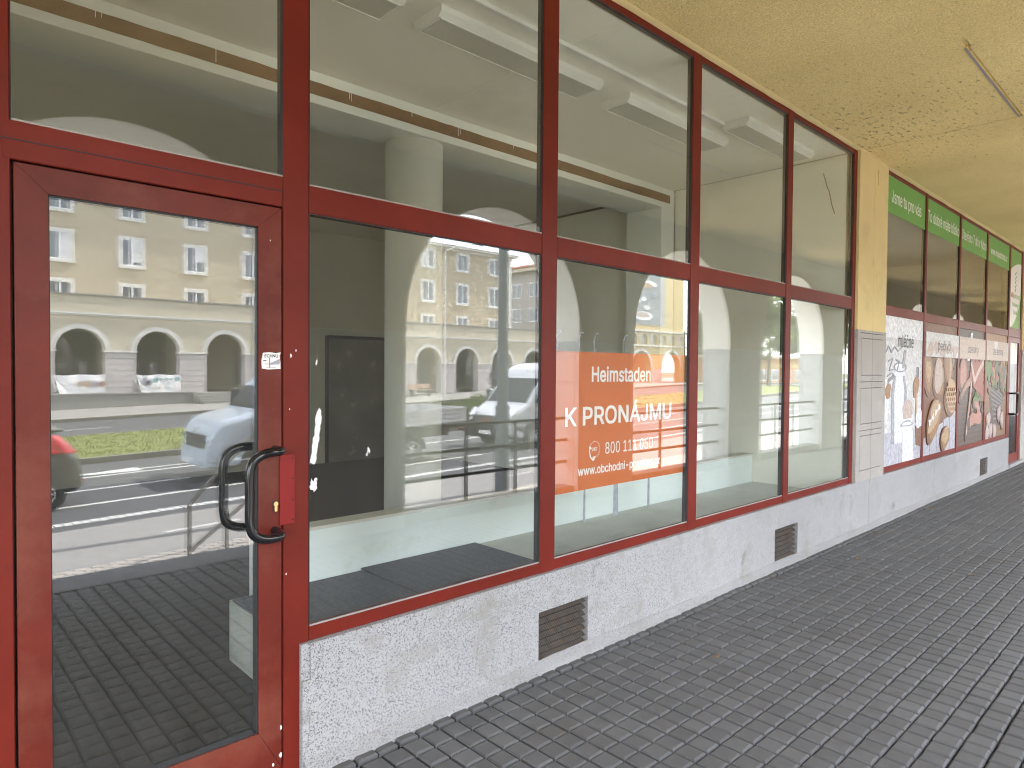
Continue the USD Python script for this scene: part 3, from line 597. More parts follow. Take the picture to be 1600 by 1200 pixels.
class Print:
    def __init__(s, name, label, x0, x1, z0, z1, bg):
        s.t = thing(name, label, 'poster', group='tall food posters filling the lower windows of the food shop'); s.x0, s.w, s.z0, s.h = x0, x1 - x0, z0, z1 - z0; s.y = YG - .002; s.n = 0; s.fr = sbox(0, 0, 1, 1)
        s.asp = s.h / s.w
        obj('sheet', bx(x0, x1, s.y, s.y + .001, z0, z1), M[bg], s.t)
    def add(s, name, poly, m):
        poly = poly.buffer(0).intersection(s.fr)
        if poly.is_empty: return
        s.n += 1
        p = affinity.affine_transform(poly, [s.w, 0, 0, s.h, s.x0, s.z0])
        ps = [g for g in getattr(p, 'geoms', [p]) if isinstance(g, Polygon)]
        for g_ in ps: obj(name, ext_xz(g_, s.y - .0003 * s.n - .0003, s.y), M[m], s.t)
    def ell(s, cx, cz, rx, rz, rot=0, k=0.06, seed=0):
        n = 26; r = np.random.default_rng(seed)
        a = np.arange(n) * 2 * math.pi / n; w = 1 + k * np.sin(a * 3 + r.uniform(0, 6)) + k * .5 * np.sin(a * 5 + r.uniform(0, 6))
        p = Polygon([(rx * w[i] * math.cos(a[i]), rz * w[i] * math.sin(a[i])) for i in range(n)])
        c, s_ = math.cos(math.radians(rot)), math.sin(math.radians(rot))
        q = [((x * c - z * s.asp * s_), (x * s_ + z * s.asp * c) / s.asp) for x, z in p.exterior.coords]
        return affinity.translate(Polygon(q), cx, cz)
    def food(s, name, p, m, dark, light, seed=0):
        s.add(name, p, m)
        c = p.centroid; b = p.bounds; w, h = b[2] - b[0], b[3] - b[1]
        s.add(name + '_shade', p.difference(affinity.translate(p, .16 * w, .10 * h)), dark)
        s.add(name + '_light', affinity.scale(affinity.translate(p, .07 * w, .08 * h), .55, .5).intersection(p), light)
    def crumbs(s, n, x0, x1, z0, z1, ms, r, seed):
        q = np.random.default_rng(seed)
        for m in ms:
            s.add('fine_print', unary_union([s.ell(q.uniform(x0, x1), q.uniform(z0, z1), r * q.uniform(.5, 1.4), r * .7 * q.uniform(.5, 1.4), q.uniform(0, 180), .25, int(q.integers(999))) for _ in range(n)]), m)
    def text(s, t, h, x, z, w):
        s.n += 1
        obj('lettering', text_xz(t, h, s.x0 + x * s.w, s.z0 + z * s.h, s.y - .0003 * s.n, w * s.w, False, .0003), M['print_dark'], s.t)
P = Print('food_poster', 'pale poster of milk bottles with the word mléčné', 7.545, 8.86, .562, 2.145, 'print_milk_bg')
for i in range(5): P.add('plank', sbox(i * .2 + .005, 0, i * .2 + .195, .22), 'print_plank')
P.add('sheet_top', sbox(0, .86, 1, 1), 'print_milk_white')
P.add('cloth', Polygon([(0, .25), (.12, .32), (.16, .52), (.05, .60), (0, .55)]), 'print_milk_white')
P.add('bottle_big', Polygon([(.22, .14), (.2, .50), (.27, .60), (.29, .68), (.52, .68), (.54, .60), (.60, .50), (.58, .14)]), 'print_milk_white')
P.add('bottle_shade', Polygon([(.22, .14), (.2, .50), (.27, .60), (.31, .60), (.27, .48), (.30, .14)]), 'print_milk_grey')
P.add('bottle_shade', Polygon([(.50, .15), (.52, .50), (.47, .60), (.53, .60), (.59, .50), (.58, .14)]), 'print_milk_grey')
P.add('bottle_rim', P.ell(.41, .66, .16, .035, 0, 0).difference(P.ell(.41, .66, .14, .026, 0, 0)), 'print_silver_print')
P.add('wire_clip', LineString([(.25, .60), (.13, .57), (.08, .49)]).buffer(.012), 'print_silver_print')
P.add('stopper', P.ell(.12, .50, .07, .05, 30, .1, 3), 'print_bread')
P.add('spoon_handle', Polygon([(.45, .66), (.50, .78), (.56, .78), (.51, .65)]), 'print_milk_grey')
P.add('egg', P.ell(.62, .36, .13, .075, 0, .02, 5), 'print_pinkish')
P.add('bottle_small', Polygon([(.50, 0), (.49, .20), (.46, .24), (.45, .30), (.74, .30), (.73, .24), (.77, .20), (.80, 0)]), 'print_milk_white')
P.add('twine', P.ell(.60, .265, .16, .022, 0, .15, 6).difference(P.ell(.60, .265, .12, .012, 0, .1, 6)), 'print_milk_grey')
P.add('wooden_spoon', P.ell(.83, .52, .10, .06, 60, .05, 7), 'print_bread')
P.add('spoon_stem', LineString([(.85, .46), (.84, .28)]).buffer(.018), 'print_bread_light')
P.add('spoon_wire', LineString([(.86, .58), (.85, .66), (.89, .66), (.89, .58)]).buffer(.006), 'print_silver_print')
P.add('bowl', Polygon([(.83, .24), (1, .25), (1, .08), (.86, .10)]), 'print_bread_dark')
P.add('curd', P.ell(.95, .29, .12, .07, 0, .12, 8), 'print_milk_white')
P.add('sketch_lines', unary_union([LineString([(.06, .76), (.12, .80), (.18, .76), (.26, .80), (.34, .77), (.45, .80)]).buffer(.005), LineString([(.12, .70), (.22, .72), (.14, .64), (.26, .645)]).buffer(.005), LineString([(.3, .71), (.38, .70), (.33, .645)]).buffer(.005), LineString([(.1, .60), (.2, .62), (.28, .60)]).buffer(.004)]), 'print_milk_grey')
P.text('mléčné', .135, .33, .80, .40)
P = Print('food_poster', 'poster of loaves and rolls with the word pečivo', 8.93, 10.335, .562, 2.145, 'print_bread_dark')
for i in range(5): P.add('plank', Polygon([(i * .2 + .004, 0), (i * .2 + .196, 0), (i * .2 + .196, .15 + .04 * i), (i * .2 + .004, .13 + .04 * i)]), 'print_plank')
P.crumbs(16, 0, 1, .55, .76, ('print_bread', 'print_board_dark', 'print_basket'), .06, 61)
P.food('loaf', P.ell(.42, .58, .17, .17, -10, .04, 1), 'print_bread', 'print_bread_dark', 'print_bread_light'); P.add('loaf_crust', P.ell(.42, .60, .12, .14, -10, .06, 2), 'print_pinkish')
P.food('loaf', P.ell(.70, .68, .13, .16, 15, .06, 3), 'print_bread_light', 'print_bread_dark', 'print_bread_light'); P.add('loaf_cut', P.ell(.69, .69, .07, .12, 15, .06, 4), 'print_bread')
P.food('loaf', P.ell(.10, .62, .13, .16, 8, .1, 11), 'print_bread', 'print_bread_dark', 'print_bread_light')
P.food('roll', P.ell(.80, .42, .20, .155, 6, .02, 5), 'print_bread_light', 'print_bread_dark', 'print_bread_light')
for i in range(26):
    r, c_ = divmod(i, 5); P.add('roll_seed', P.ell(.67 + c_ * .065 + (.03 if r % 2 else 0), .33 + r * .040, .018, .014, 0, .1, i), 'print_bread')
P.food('plait', P.ell(.27, .26, .24, .13, 38, .08, 6), 'print_bread', 'print_bread_dark', 'print_bread_light'); P.add('plait_top', P.ell(.29, .30, .20, .075, 38, .18, 7), 'print_bread_light')
for i in range(4): P.add('plait_sugar', P.ell(.16 + i * .085, .25 + i * .035, .035, .022, 20, .25, 20 + i), 'print_milk_white')
P.food('bun', P.ell(.62, .10, .15, .085, 20, .1, 8), 'print_bread', 'print_bread_dark', 'print_bread_light'); P.add('bun_top', P.ell(.62, .13, .11, .05, 20, .2, 9), 'print_bread_light')
P.add('white_band', sbox(0, .745, 1, .93), 'print_milk_bg')
for i in range(5): P.add('band_loaf', P.ell(.12 + .19 * i, .80 + .02 * (i % 2), .09, .05, 10, .2, 40 + i), 'print_pinkish')
P.text('pečivo', .115, .33, .80, .40)
P = Print('food_poster', 'dark poster of sausages and meat with the word uzeniny', 10.41, 11.815, .562, 2.145, 'print_board_dark')
for i in range(16): P.add('board_line', sbox(0, .02 + i * .045, 1, .024 + i * .045), 'print_bread_dark')
P.crumbs(14, .4, 1, .25, .76, ('print_board_dark', 'print_basket', 'print_meat'), .06, 62)
P.food('salami', P.ell(.16, .60, .16, .17, -12, .05, 1), 'print_meat', 'print_board_dark', 'print_meat_light'); P.add('salami_face', P.ell(.17, .62, .11, .12, -12, .08, 2), 'print_meat_light')
P.add('ham', Polygon([(.45, .70), (.95, .74), (.98, .55), (.80, .44), (.55, .50)]), 'print_meat'); P.add('ham_fat', LineString([(.47, .70), (.60, .55), (.72, .62), (.94, .72)]).buffer(.025), 'print_pinkish')
P.add('knife', Polygon([(.30, .73), (.42, .97), (.50, .98), (.40, .73)]), 'print_milk_white')
P.food('sausage', LineString([(.06, .40), (.22, .50), (.42, .55), (.48, .52)]).buffer(.035), 'print_sausage', 'print_board_dark', 'print_meat_light'); P.food('sausage', LineString([(.47, .52), (.42, .38), (.36, .22), (.30, .06)]).buffer(.03), 'print_pinkish', 'print_board_dark', 'print_meat_light')
P.food('sausage', LineString([(.58, .36), (.72, .34), (.80, .26), (.72, .22)]).buffer(.05), 'print_sausage', 'print_board_dark', 'print_meat_light'); P.food('sausage', LineString([(.40, .18), (.50, .22), (.72, .20), (.84, .21)]).buffer(.055), 'print_meat_light', 'print_board_dark', 'print_meat_light')
P.add('herb', unary_union([LineString([(.55, .38), (.66 + .05 * i, .46 - .02 * i)]).buffer(.008) for i in range(5)]), 'print_herb')
P.add('white_band', sbox(0, .745, 1, .93), 'print_pinkish'); P.text('uzeniny', .11, .30, .80, .42)
P = Print('food_poster', 'poster of vegetables and a basket with the word zelenina', 11.89, 13.33, .562, 2.145, 'print_bread')
for i in range(4): P.add('plank', sbox(0, i * .19, 1, .18 + i * .19), 'print_basket')
P.add('basket', Polygon([(.14, .56), (.86, .40), (.66, .10), (.30, .14)]), 'print_board_dark')
for i in range(8): P.add('basket_weave', LineString([(.18 + .03 * i, .53 - .05 * i), (.82 - .015 * i, .39 - .03 * i)]).buffer(.006), 'print_silver_print')
P.food('pepper', P.ell(.38, .62, .17, .13, -30, .08, 1), 'print_pepper_red', 'print_board_dark', 'print_meat_light'); P.food('pepper', P.ell(.78, .60, .16, .17, 10, .06, 2), 'print_pepper_yellow', 'print_board_dark', 'print_meat_light'); P.add('pepper_core', P.ell(.78, .58, .06, .08, 10, .1, 3), 'print_basket')
P.crumbs(14, 0, 1, .45, .76, ('print_herb', 'print_basket', 'print_board_dark'), .06, 63)
P.add('leaves', P.ell(.12, .66, .13, .09, 0, .2, 4), 'print_herb')
for i, (x, z) in enumerate(((.16, .18), (.26, .07), (.62, .22), (.10, .05), (.42, .05), (.76, .16))): P.food('garlic', P.ell(x, z, .10, .075, 20 * i, .12, 10 + i), 'print_garlic', 'print_basket', 'print_pinkish')
P.add('white_band', sbox(0, .745, 1, .93), 'print_pinkish'); P.add('band_edge', Polygon([(.3, .93), (.5, .93), (.42, .78)]), 'print_milk_bg'); P.text('zelenina', .11, .28, .80, .46)

# end of the food shop and the facade beyond it
fac = thing('arcade_back_wall', 'yellow rendered wall with stone base beyond the food shop door', 'wall')
obj('render', bx(14.361, CX1, -.01, .3, 1.957, FT + .02), M['stucco_yellow'], fac)
obj('stone_base', bx(14.361, CX1, -.016, .3, 0, 1.955), M['grey_stone'], fac)
nb = thing('notice_board', 'white notice board on the wall beyond the far door', 'notice')
obj('board', chb(14.62, 15.5, -.05, -.018, 1.0, 2.0), M['white_print'], nb); obj('bracket', [bx(14.58, 14.62, -.06, -.018, 1.7, 1.86), bx(14.58, 14.62, -.06, -.018, 1.2, 1.34)], M['black_gasket'], nb)
fl = thing('side_facade', 'yellow rendered wall left of the red door', 'wall')
obj('render', bx(CX0, .049, -.01, .3, 0, FT + .02), M['stucco_yellow'], fl)

# ------------------------------------------------------------------ arcade: ceiling, piers, arches, parapet, block above
cr = lambda pts, w: LineString(pts).buffer(w)
obj('crack', [ext_xz(cr([(1.245, .498), (1.25, .44), (1.225, .39), (1.235, .33), (1.19, .25), (1.195, .16), (1.175, .08)], .0007), -.0224, -.0216)], M['concrete_dark'], wall)
obj('crack', [ext_xz(cr([(1.17, .40), (1.20, .385), (1.225, .39)], .0006), -.0224, -.0216)], M['concrete_dark'], wall)
ceil = thing('arcade_ceiling', kind='structure')
obj('ceiling_slab', cut(bx(CX0, CX1, -3.0, 0.30, FT + .0015, 4.0), [bx(6.785, 6.797, -2.99, 0, 3, FT + .018), bx(5.10, 6.785, -1.238, -1.222, 3, FT + .014), bx(5.0, 5.12, -1.25, -1.21, 3, FT + .02)]), M['stucco_ceiling'], ceil)
obj('joint_strip', bx(5.12, 6.784, -1.222, -1.208, FT - .006, FT + .0005), M['alu_bead'], ceil)
V_, F_ = [], []
xs = np.arange(0.0, 14.3, 0.06)
for x in xs:
    d = 0.012 + 0.012 * meshkit.noise(np.array([x * 3.1, 7.3, 0.7])) + .008 * meshkit.noise(np.array([x * 13, 7.3, 0.7])); h = .010 + .010 * meshkit.noise(np.array([x * 5, 1.3, 4.7]))
    V_ += [(x, 0.002, FT - h), (x, -d, FT - h * .6), (x, -d - .012, FT + .003)]
for i in range(len(xs) - 1):
    a = 3 * i; F_ += [[a, a + 1, a + 4], [a, a + 4, a + 3], [a + 1, a + 2, a + 5], [a + 1, a + 5, a + 4]]
obj('plaster_edge', trimesh.Trimesh(np.array(V_), F_, process=False), M['stucco_yellow'], ceil, smooth=60)
YR0 = ry(3.22)
arc = thing('arcade', 'row of rendered arches on stone piers along the street side of the passage', 'arcade')
PER, PW, PX0 = 3.66, 1.12, 2.60
YI, YO = ry(3.02), ry(3.50)
RAD = (PER - PW) / 2
piers = [PX0 + PER * k for k in range(-3, 9)]
ops = []
for x in [PX0 + PER * k for k in range(-4, 9)]:
    cx = x - RAD if False else x + PW + RAD
    a = np.linspace(0, math.pi, 33)
    ops.append(Polygon([(cx + RAD, 1.80)] + [(cx + RAD * math.cos(t), 2.03 + RAD * math.sin(t)) for t in a] + [(cx - RAD, 1.80)]))
wallp = sbox(CX0, 1.90, CX1, 4.75).difference(unary_union(ops))
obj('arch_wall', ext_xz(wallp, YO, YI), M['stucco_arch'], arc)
obj('passage_render', ext_xz(wallp.buffer(-.004).intersection(sbox(CX0, 1.9, CX1, FT - .002)), YI + .0005, YI + .012), M['stucco_yellow_shaded'], arc)  # thin skin in the darkened stucco, so this face reads shaded beside the soffits
obj('cornice', bx(CX0, CX1, YO - .12, YO - .002, 3.70, 3.84), M['trim_white'], arc)
def pier_mesh(x):
    b = bx(x + .003, x + PW - .003, YO + .006, YI - .006, -1.6, 1.897); g = []
    for z0 in (0.16, 0.60, 1.04, 1.48):
        z1 = z0 + .36
        for xx in (x + .003, x + PW - .003):
            s = 0.008
            for (ya, yb, za, zb) in ((YO + .07, YI - .07, z0, z0 + .012), (YO + .07, YI - .07, z1 - .012, z1), (YO + .07, YO + .082, z0, z1), (YI - .082, YI - .07, z0, z1)):
                g.append(bx(xx - s, xx + s, ya, yb, za, zb))
        for (xa, xb, za, zb) in ((x + .1, x + PW - .1, z0, z0 + .012), (x + .1, x + PW - .1, z1 - .012, z1), (x + .1, x + .112, z0, z1), (x + PW - .112, x + PW - .1, z0, z1)):
            g.append(bx(xa, xb, YI - .014, YI + .01, za, zb))
    return cut(b, [manifold_union(g)])
def manifold_union(bs):
    m = manifold3d.Manifold.batch_boolean([man(b) for b in bs], manifold3d.OpType.Add).to_mesh()
    return trimesh.Trimesh(m.vert_properties[:, :3], m.tri_verts, process=False)
pm0 = pier_mesh(0.0)
for x in piers: obj('pier', moved(pm0, (x, 0, 0)), M['pier_stone'], arc)
up = thing('upper_storeys', 'rendered upper storeys of the shop building above the arcade', 'building')
obj('roof_slab', bx(CX0, CX1, -2.99, 0.29, 4.005, 4.12), M['concrete'], up)
obj('wall', bx(CX0, CX1, 0.30, 7.1, FT + .25, 11.5), M['plaster_beige'], up)

for x in [PX0 + PER * j + PW for j in range(0, 7)]: obj('edge_kerb', chb(x + .004, x + PER - PW - .004, YR0 - .10, YR0 + .14, .005, .118, .008), M['concrete_dark'], flo)
# railings between the piers
rl = ['dark metal railing between the piers straight across from the letting notice', 'dark metal railing in the arch across from the yellow pilaster', 'dark metal railing in the arch across from the milk poster', 'dark metal railing in the far arch across from the bread poster']
YR = ry(3.22)
for k, x in enumerate([PX0 + PER * j + PW for j in range(0, 4)]):
    r = thing('railing', rl[k], 'railing', (x, YR, 0), group='railings between the arcade piers')
    L = PER - PW
    for z in (0.95, 0.68, 0.41): obj('rail', bx(-.20 if False else 0, L, -.018, .018, z - .017, z + .017), M['rail_dark'], r)
    for xx in (0.92, 1.66): obj('post', chb(xx - .018, xx + .018, -.016, .016, 0.119, 0.96), M['rail_dark'], r)
# handrail with stairs
hr = thing('handrail', 'grey tubular handrail beside the street steps in front of the door arch', 'handrail')
Yh = ry(7.2)
obj('post', tube([(3.08, Yh, zg(3.08)), (3.08, Yh, -.44)], .03, 10), M['rail_grey'], hr, smooth=40)
obj('post', tube([(3.58, Yh, zg(3.58)), (3.58, Yh, -.72)], .028, 10), M['rail_grey'], hr, smooth=40)
obj('hand_bar', tube(curve([(3.08, Yh, -.45), (3.11, Yh, -.36), (3.49, Yh, .04), (4.2, Yh, 0.72), (4.5, Yh, 0.80), (5.0, Yh, 0.80)], 6), .03, 10), M['rail_grey'], hr, smooth=40)
obj('lower_bar', tube([(3.08, Yh, -1.04), (4.03, Yh, -.32), (4.5, Yh, .04), (5.0, Yh, .06)], .026, 10), M['rail_grey'], hr, smooth=40)
sp_ = thing('street_steps', 'concrete steps rising from the pavement to the arcade', 'steps')
for i in range(4): obj('step', bx(3.95 + .28 * i, 5.05, ry(7.1), ry(5.9), -1.6, zg(4) + .05 + .17 * i), M['concrete'], sp_)

# ------------------------------------------------------------------ inside the vacant shop
room = thing('shop_interior', kind='structure')
obj('ceiling', bx(-3, 6.64, .07, 7.0, 3.602, 3.66), M['int_ceiling'], room)
obj('ceiling', bx(7.50, 14.4, .07, 7.0, 3.602, 3.66), M['int_ceiling'], room)
obj('side_wall', bx(6.65, 6.72, .071, 1.94, .1, 3.60), M['int_wall'], room)
obj('side_wall', bx(6.725, 7.49, .31, 7.0, .1, 3.60), M['int_wall'], room)
obj('side_wall', bx(-3.1, -3.0, .07, 6.995, .1, 3.7), M['int_wall'], room)
obj('side_wall', bx(14.4, 14.5, .31, 6.995, .1, 3.7), M['int_wall'], room)
obj('back_wall', cut(bx(-3.2, 6.14, 6.99, 7.1, .0, 3.8), [bx(-2.8, -1.0, 6.5, 7.5, 1.5, 2.9)]), M['int_wall_grey'], room)  # the unseen rear window opening is added to let more daylight into the shop
obj('floor', bx(-3, 14.5, .07, 6.985, 0, .10), M['int_floor'], room)
obj('floor', bx(6.0, 14.6, 6.99, 12.1, -.01, .098), M['int_floor'], room)
obj('ceiling', bx(6.145, 14.6, 6.995, 12.1, 3.604, 3.9), M['int_ceiling'], room)
obj('side_wall', bx(6.02, 6.138, 7.101, 12.1, 0, 3.85), M['int_wall_grey'], room)
obj('side_wall', bx(14.4, 14.6, 6.996, 12.1, 0, 3.602), M['int_wall_grey'], room)
obj('back_wall', bx(6.02, 14.7, 12.101, 12.3, -.1, 3.9), M['int_wall_grey'], room)
obj('display_platform', bx(1.26, 6.645, .072, .96, .101, .40), M['int_tile'], room)
obj('beam', bx(-3, 6.64, 1.945, 2.42, 3.38, 3.598), M['int_beam'], room)
obj('wall_pier', bx(6.385, 6.64, 1.945, 2.42, .101, 3.379), M['int_beam'], room)
V_, F_ = [], []
xs = np.arange(-3, 6.6, 0.05)
for x in xs:
    t = 3.528 + .010 * (meshkit.noise(np.array([x * 2.5, 1.1, 3.3])) - .5) + .006 * (meshkit.noise(np.array([x * 15, 1.1, 3.3])) - .5) - (.03 if meshkit.noise(np.array([x * 6.3, 8.1, 3.3])) > .88 else 0)
    V_ += [(x, 1.9425, t), (x, 1.9425, 3.437 + .004 * meshkit.noise(np.array([x * 8, 4.1, 3.3])))]
for i in range(len(xs) - 1):
    a = 2 * i; F_ += [[a, a + 1, a + 3], [a, a + 3, a + 2]]
obj('bare_strip', trimesh.Trimesh(np.array(V_), F_, process=False), M['brown_strip'], room)
obj('plaster_drips', [bx(x, x + .0035, 1.9395, 1.9415, 3.53 - L, 3.53) for x, L in ((1.55, .08), (2.48, .05), (2.495, .06), (3.02, .03), (3.48, .07), (3.50, .05), (.9, .04), (.93, .03), (4.1, .03))], M['int_beam'], room)
obj('ceiling_joint', [bx(3.205, 3.215, .07, 1.94, 3.5995, 3.6018)], M['int_wall'], room)
obj('wall_crack', [ext_yz(LineString([(.285, 3.46), (.262, 3.38), (.25, 3.33), (.228, 3.28), (.205, 3.16), (.175, 3.06)]).buffer(.004), 6.6485, 6.6498)], M['brown_strip'], room)
colm = obj('round_column', lathe([(0, .1), (.235, .1), (.235, 3.379), (0, 3.379)], 48), M['int_column'], smooth=40)
UsdGeom.Xformable(stage.GetPrimAtPath('/World/round_column')).AddTranslateOp().Set(Gf.Vec3d(3.225, 2.2, 0))
tag(stage.GetPrimAtPath('/World/round_column'), 'round white column holding the beam inside the empty shop', 'column')
lw = thing('low_wall', 'low white partition wall behind the window platform in the empty shop', 'wall')
obj('wall_body', bx(1.40, 6.645, 0.962, 1.06, .101, .675), M['int_low_wall'], lw); obj('wall_cap', bx(1.395, 6.645, .955, 1.085, .677, .695), M['int_wall_grey'], lw)
mt = obj('floor_mat', chb(1.265, 2.03, .085, .935, .401, .409), M['mat_carpet']); tag(mt, 'dark grey carpet mat on the window platform nearest the door', 'mat')
mt = obj('floor_mat', chb(1.99, 2.84, .078, .945, .4105, .420), M['mat_carpet']); tag(mt, 'dark grey carpet mat overlapping the first one, ending before the bare tiles', 'mat')
idr = thing('inner_door', 'dark grey inner door with black frame on the back wall of the shop', 'door')
obj('door_leaf', bx(5.0, 6.0, 6.965, 6.988, .101, 2.0), M['door_grey'], idr)
obj('door_frame', [bx(4.96, 5.0, 6.945, 6.989, .101, 2.04), bx(6.0, 6.09, 6.945, 6.989, .101, 2.04), bx(5.0, 6.0, 6.945, 6.989, 2.0, 2.05)], M['black_gasket'], idr)
LL = ['ceiling lamp at the left edge of the second upper window', 'long white ceiling lamp near the middle of the vacant shop', 'white ceiling lamp right of the long one, nearer the far wall', 'ceiling lamp with two bright bands close to the glass by the far wall']
def lamp(i, x0, x1, y0, y1):
    l = thing('ceiling_lamp', LL[i], 'ceiling lamp', (x0, y0, 3.601), group=None)
    L, W = x1 - x0, y1 - y0
    obj('housing', ext_yz(Polygon([(0, 0), (W, 0), (W, -.035), (W - .03, -.060), (.03, -.060), (0, -.035)]), 0, L), M['lamp_white'], l)
    obj('lens', bx(.03, L - .03, .035, W - .035, -.064, -.0605), M['lamp_lens'], l)
    obj('lens_rim', [bx(.02, L - .02, .028, .034, -.068, -.0605), bx(.02, L - .02, W - .034, W - .028, -.068, -.0605)], M['lamp_white'], l)
lamp(0, .70, 2.12, .70, .97); lamp(1, 2.32, 3.75, .65, .92); lamp(2, 4.05, 5.48, .64, .91); lamp(3, 5.10, 6.35, .25, .50)
cd = obj('ceiling_conduit', bx(2.3, 5.09, .46, .49, 3.575, 3.601), M['lamp_white']); tag(cd, 'thin white cable conduit along the shop ceiling', 'conduit')

# ------------------------------------------------------------------ building across the street
YF = ry(36.0); YW = ry(40.0); YB = ry(46)
ob = thing('arcaded_building', 'beige building with a low arcade and white framed windows across the street', 'building')
OX0, OX1 = -16.0, 46.0
oc = [7.27 + 3.5 * k for k in range(-6, 11)]; R2 = 1.05; FZ = -0.20; CAPZ = 1.98
a_ = np.linspace(0, math.pi, 25)
def arch_poly(cx, r, zb, zs): return Polygon([(cx - r, zb), (cx + r, zb), (cx + r, zs)] + [(cx + r * math.cos(t), zs + r * math.sin(t)) for t in a_[1:-1]] + [(cx - r, zs)])
upw = sbox(OX0, CAPZ, OX1, 4.66).difference(unary_union([arch_poly(c, R2, CAPZ - 1, CAPZ) for c in oc]))
obj('arcade_wall', ext_xz(upw, YF - .6, YF), M['plaster_cream'], ob)
for c in oc:
    obj('arch_moulding', ext_xz(Point(c, CAPZ).buffer(R2 + .22, 24).difference(Point(c, CAPZ).buffer(R2, 24)).intersection(sbox(c - 2, CAPZ, c + 2, 5)), YF + .001, YF + .04), M['trim_white'], ob)
for c in [oc[0] - 3.5] + oc:
    x0, x1 = c + R2, c + 3.5 - R2
    p = obj('arcade_pier', bx(x0 + .015, x1 - .015, YF - .58, YF - .02, FZ, CAPZ - .09), M['stone_pink'], ob)
    n = 7; hh = (CAPZ - .1 - FZ) / n
    for i in range(n): obj('stone_course', bx(x0, x1, YF - .6, YF, FZ + i * hh + .014, FZ + (i + 1) * hh - .014), M['stone_pink'], p)
    obj('capital', bx(x0 - .07, x1 + .07, YF - .62, YF + .05, CAPZ - .088, CAPZ - .002), M['trim_white'], p)
obj('parapet_cap', bx(OX0, OX1, YF - .65, YF + .06, 4.662, 4.74), M['concrete'], ob)
obj('cornice', [bx(OX0, OX1, YF + .042, YF + .14, 3.74, 3.82), bx(OX0, OX1, YF + .042, YF + .09, 3.66, 3.738)], M['trim_white'], ob)
obj('arcade_ceiling_slab', bx(OX0, OX1, YW, YF - .61, 3.62, 3.95), M['plaster_cream'], ob)
obj('terrace', bx(OX0, OX1, YW, ry(35.35), -2.6, FZ - .001), M['concrete'], ob)
obj('terrace_wall_cap', [bx(OX0, 12.45, ry(35.35) - .2, ry(35.35) + .05, FZ, FZ + .06)], M['concrete'], ob)
obj('back_wall', bx(OX0, OX1, YB, YW - .01, -2.6, 4.3), M['plaster_cream'], ob)
obj('upper_wall', bx(OX0, 39.9, YB, YW, 4.31, 11.1), M['plaster_beige'], ob)
obj('corner_strip', bx(39.2, 39.93, YW + .0015, YW + .05, 4.31, 10.9), M['trim_white'], ob)
rfm = obj('eave', [bx(OX0, 40.4, YB, YW + .45, 11.105, 11.28), bx(OX0, 40.0, YB, YW + .14, 10.9, 11.1)], M['trim_white'], ob)
obj('roof', trimesh.convex.convex_hull(np.array([(OX0, YW + .5, 11.29), (40.5, YW + .5, 11.29), (OX0, YB, 11.29), (40.5, YB, 11.29), (OX0, YB, 12.2), (38, YB, 12.2)])), M['roof_tile'], ob)
steps = thing('arcade_steps', 'concrete steps up to the arcade of the building across the street', 'steps')
for i in range(5): obj('step', bx(12.45 - .05 * i, 17.5, ry(35.34) - .0, ry(35.34) + .30 * (5 - i), -1.8, FZ - .02 - .115 * (4 - i) - .01), M['concrete'], steps)
rs = np.random.default_rng(3)
def window(par, cx, z0, z1, w, y, surround=.16, tone=None):
    f = [bx(cx - w / 2 - surround, cx + w / 2 + surround, y + .0015, y + .03, z1, z1 + surround), bx(cx - w / 2 - surround, cx + w / 2 + surround, y + .0015, y + .07, z0 - surround, z0),
         bx(cx - w / 2 - surround, cx - w / 2, y + .0015, y + .03, z0, z1), bx(cx + w / 2, cx + w / 2 + surround, y + .0015, y + .03, z0, z1)]
    p = obj('window', f, M['trim_white'], par)
    t = .055
    obj('sash', [bx(cx - w / 2, cx - w / 2 + t, y - .02, y + .016, z0, z1), bx(cx + w / 2 - t, cx + w / 2, y - .02, y + .016, z0, z1), bx(cx - .05, cx + .05, y - .02, y + .016, z0, z1), bx(cx - w / 2, cx + w / 2, y - .02, y + .014, z1 - t, z1), bx(cx - w / 2, cx + w / 2, y - .02, y + .014, z0, z0 + t)], M['win_white'], p)
    obj('pane', bx(cx - w / 2, cx + w / 2, y - .02, y + .0035, z0, z1), M['pane_dark'], p)
    if rs.random() < .5:
        s = rs.choice((-1, 1)); obj('curtain', bx(min(cx, cx + s * w / 2 * .9), max(cx, cx + s * w / 2 * .9), y, y + .005, z0 + (z1 - z0) * rs.uniform(0, .5), z1), M['curtain'], p)
for k in range(-5, 10):
    for z0, z1 in ((4.35, 5.65), (6.80, 8.28), (9.45, 10.72)): window(ob, 7.1 + 3.43 * k, z0, z1, 1.05, YW)
for k, c in enumerate(oc):
    if k - 6 in (2, 6): continue
    p = obj('shop_window', bx(c - 1.5, c + 1.5, YW - .01, YW + .012, .1 if k - 6 != 7 else FZ, 3.0), M['pane_dark'], ob)
    obj('shop_frame', [bx(c - 1.5, c + 1.5, YW + .013, YW + .05, 1.55, 1.62), bx(c - .55, c - .48, YW + .0125, YW + .049, .1, 1.5), bx(c + .48, c + .55, YW + .0125, YW + .049, .1, 1.5)], M['rail_grey'], p)
    obj('notice', [bx(c + .65, c + 1.05, YW + .0125, YW + .02, .75, 1.4), bx(c - .35, c + .1, YW + .0125, YW + .02, 1.05, 1.3)], M['curtain'], p)
obj('doorway', [bx(13.7, 15.2, YW - .01, YW + .012, FZ, 2.0)], M['plaster_beige'], ob)
obj('red_door', bx(oc[13] - .5, oc[13] + .5, YW + .052, YW + .08, FZ, 2.1), M['print_meat'], ob)
obj('door_sign', bx(oc[13] - .25, oc[13] + .15, YW + .081, YW + .09, 1.1, 1.7), M['curtain'], ob)
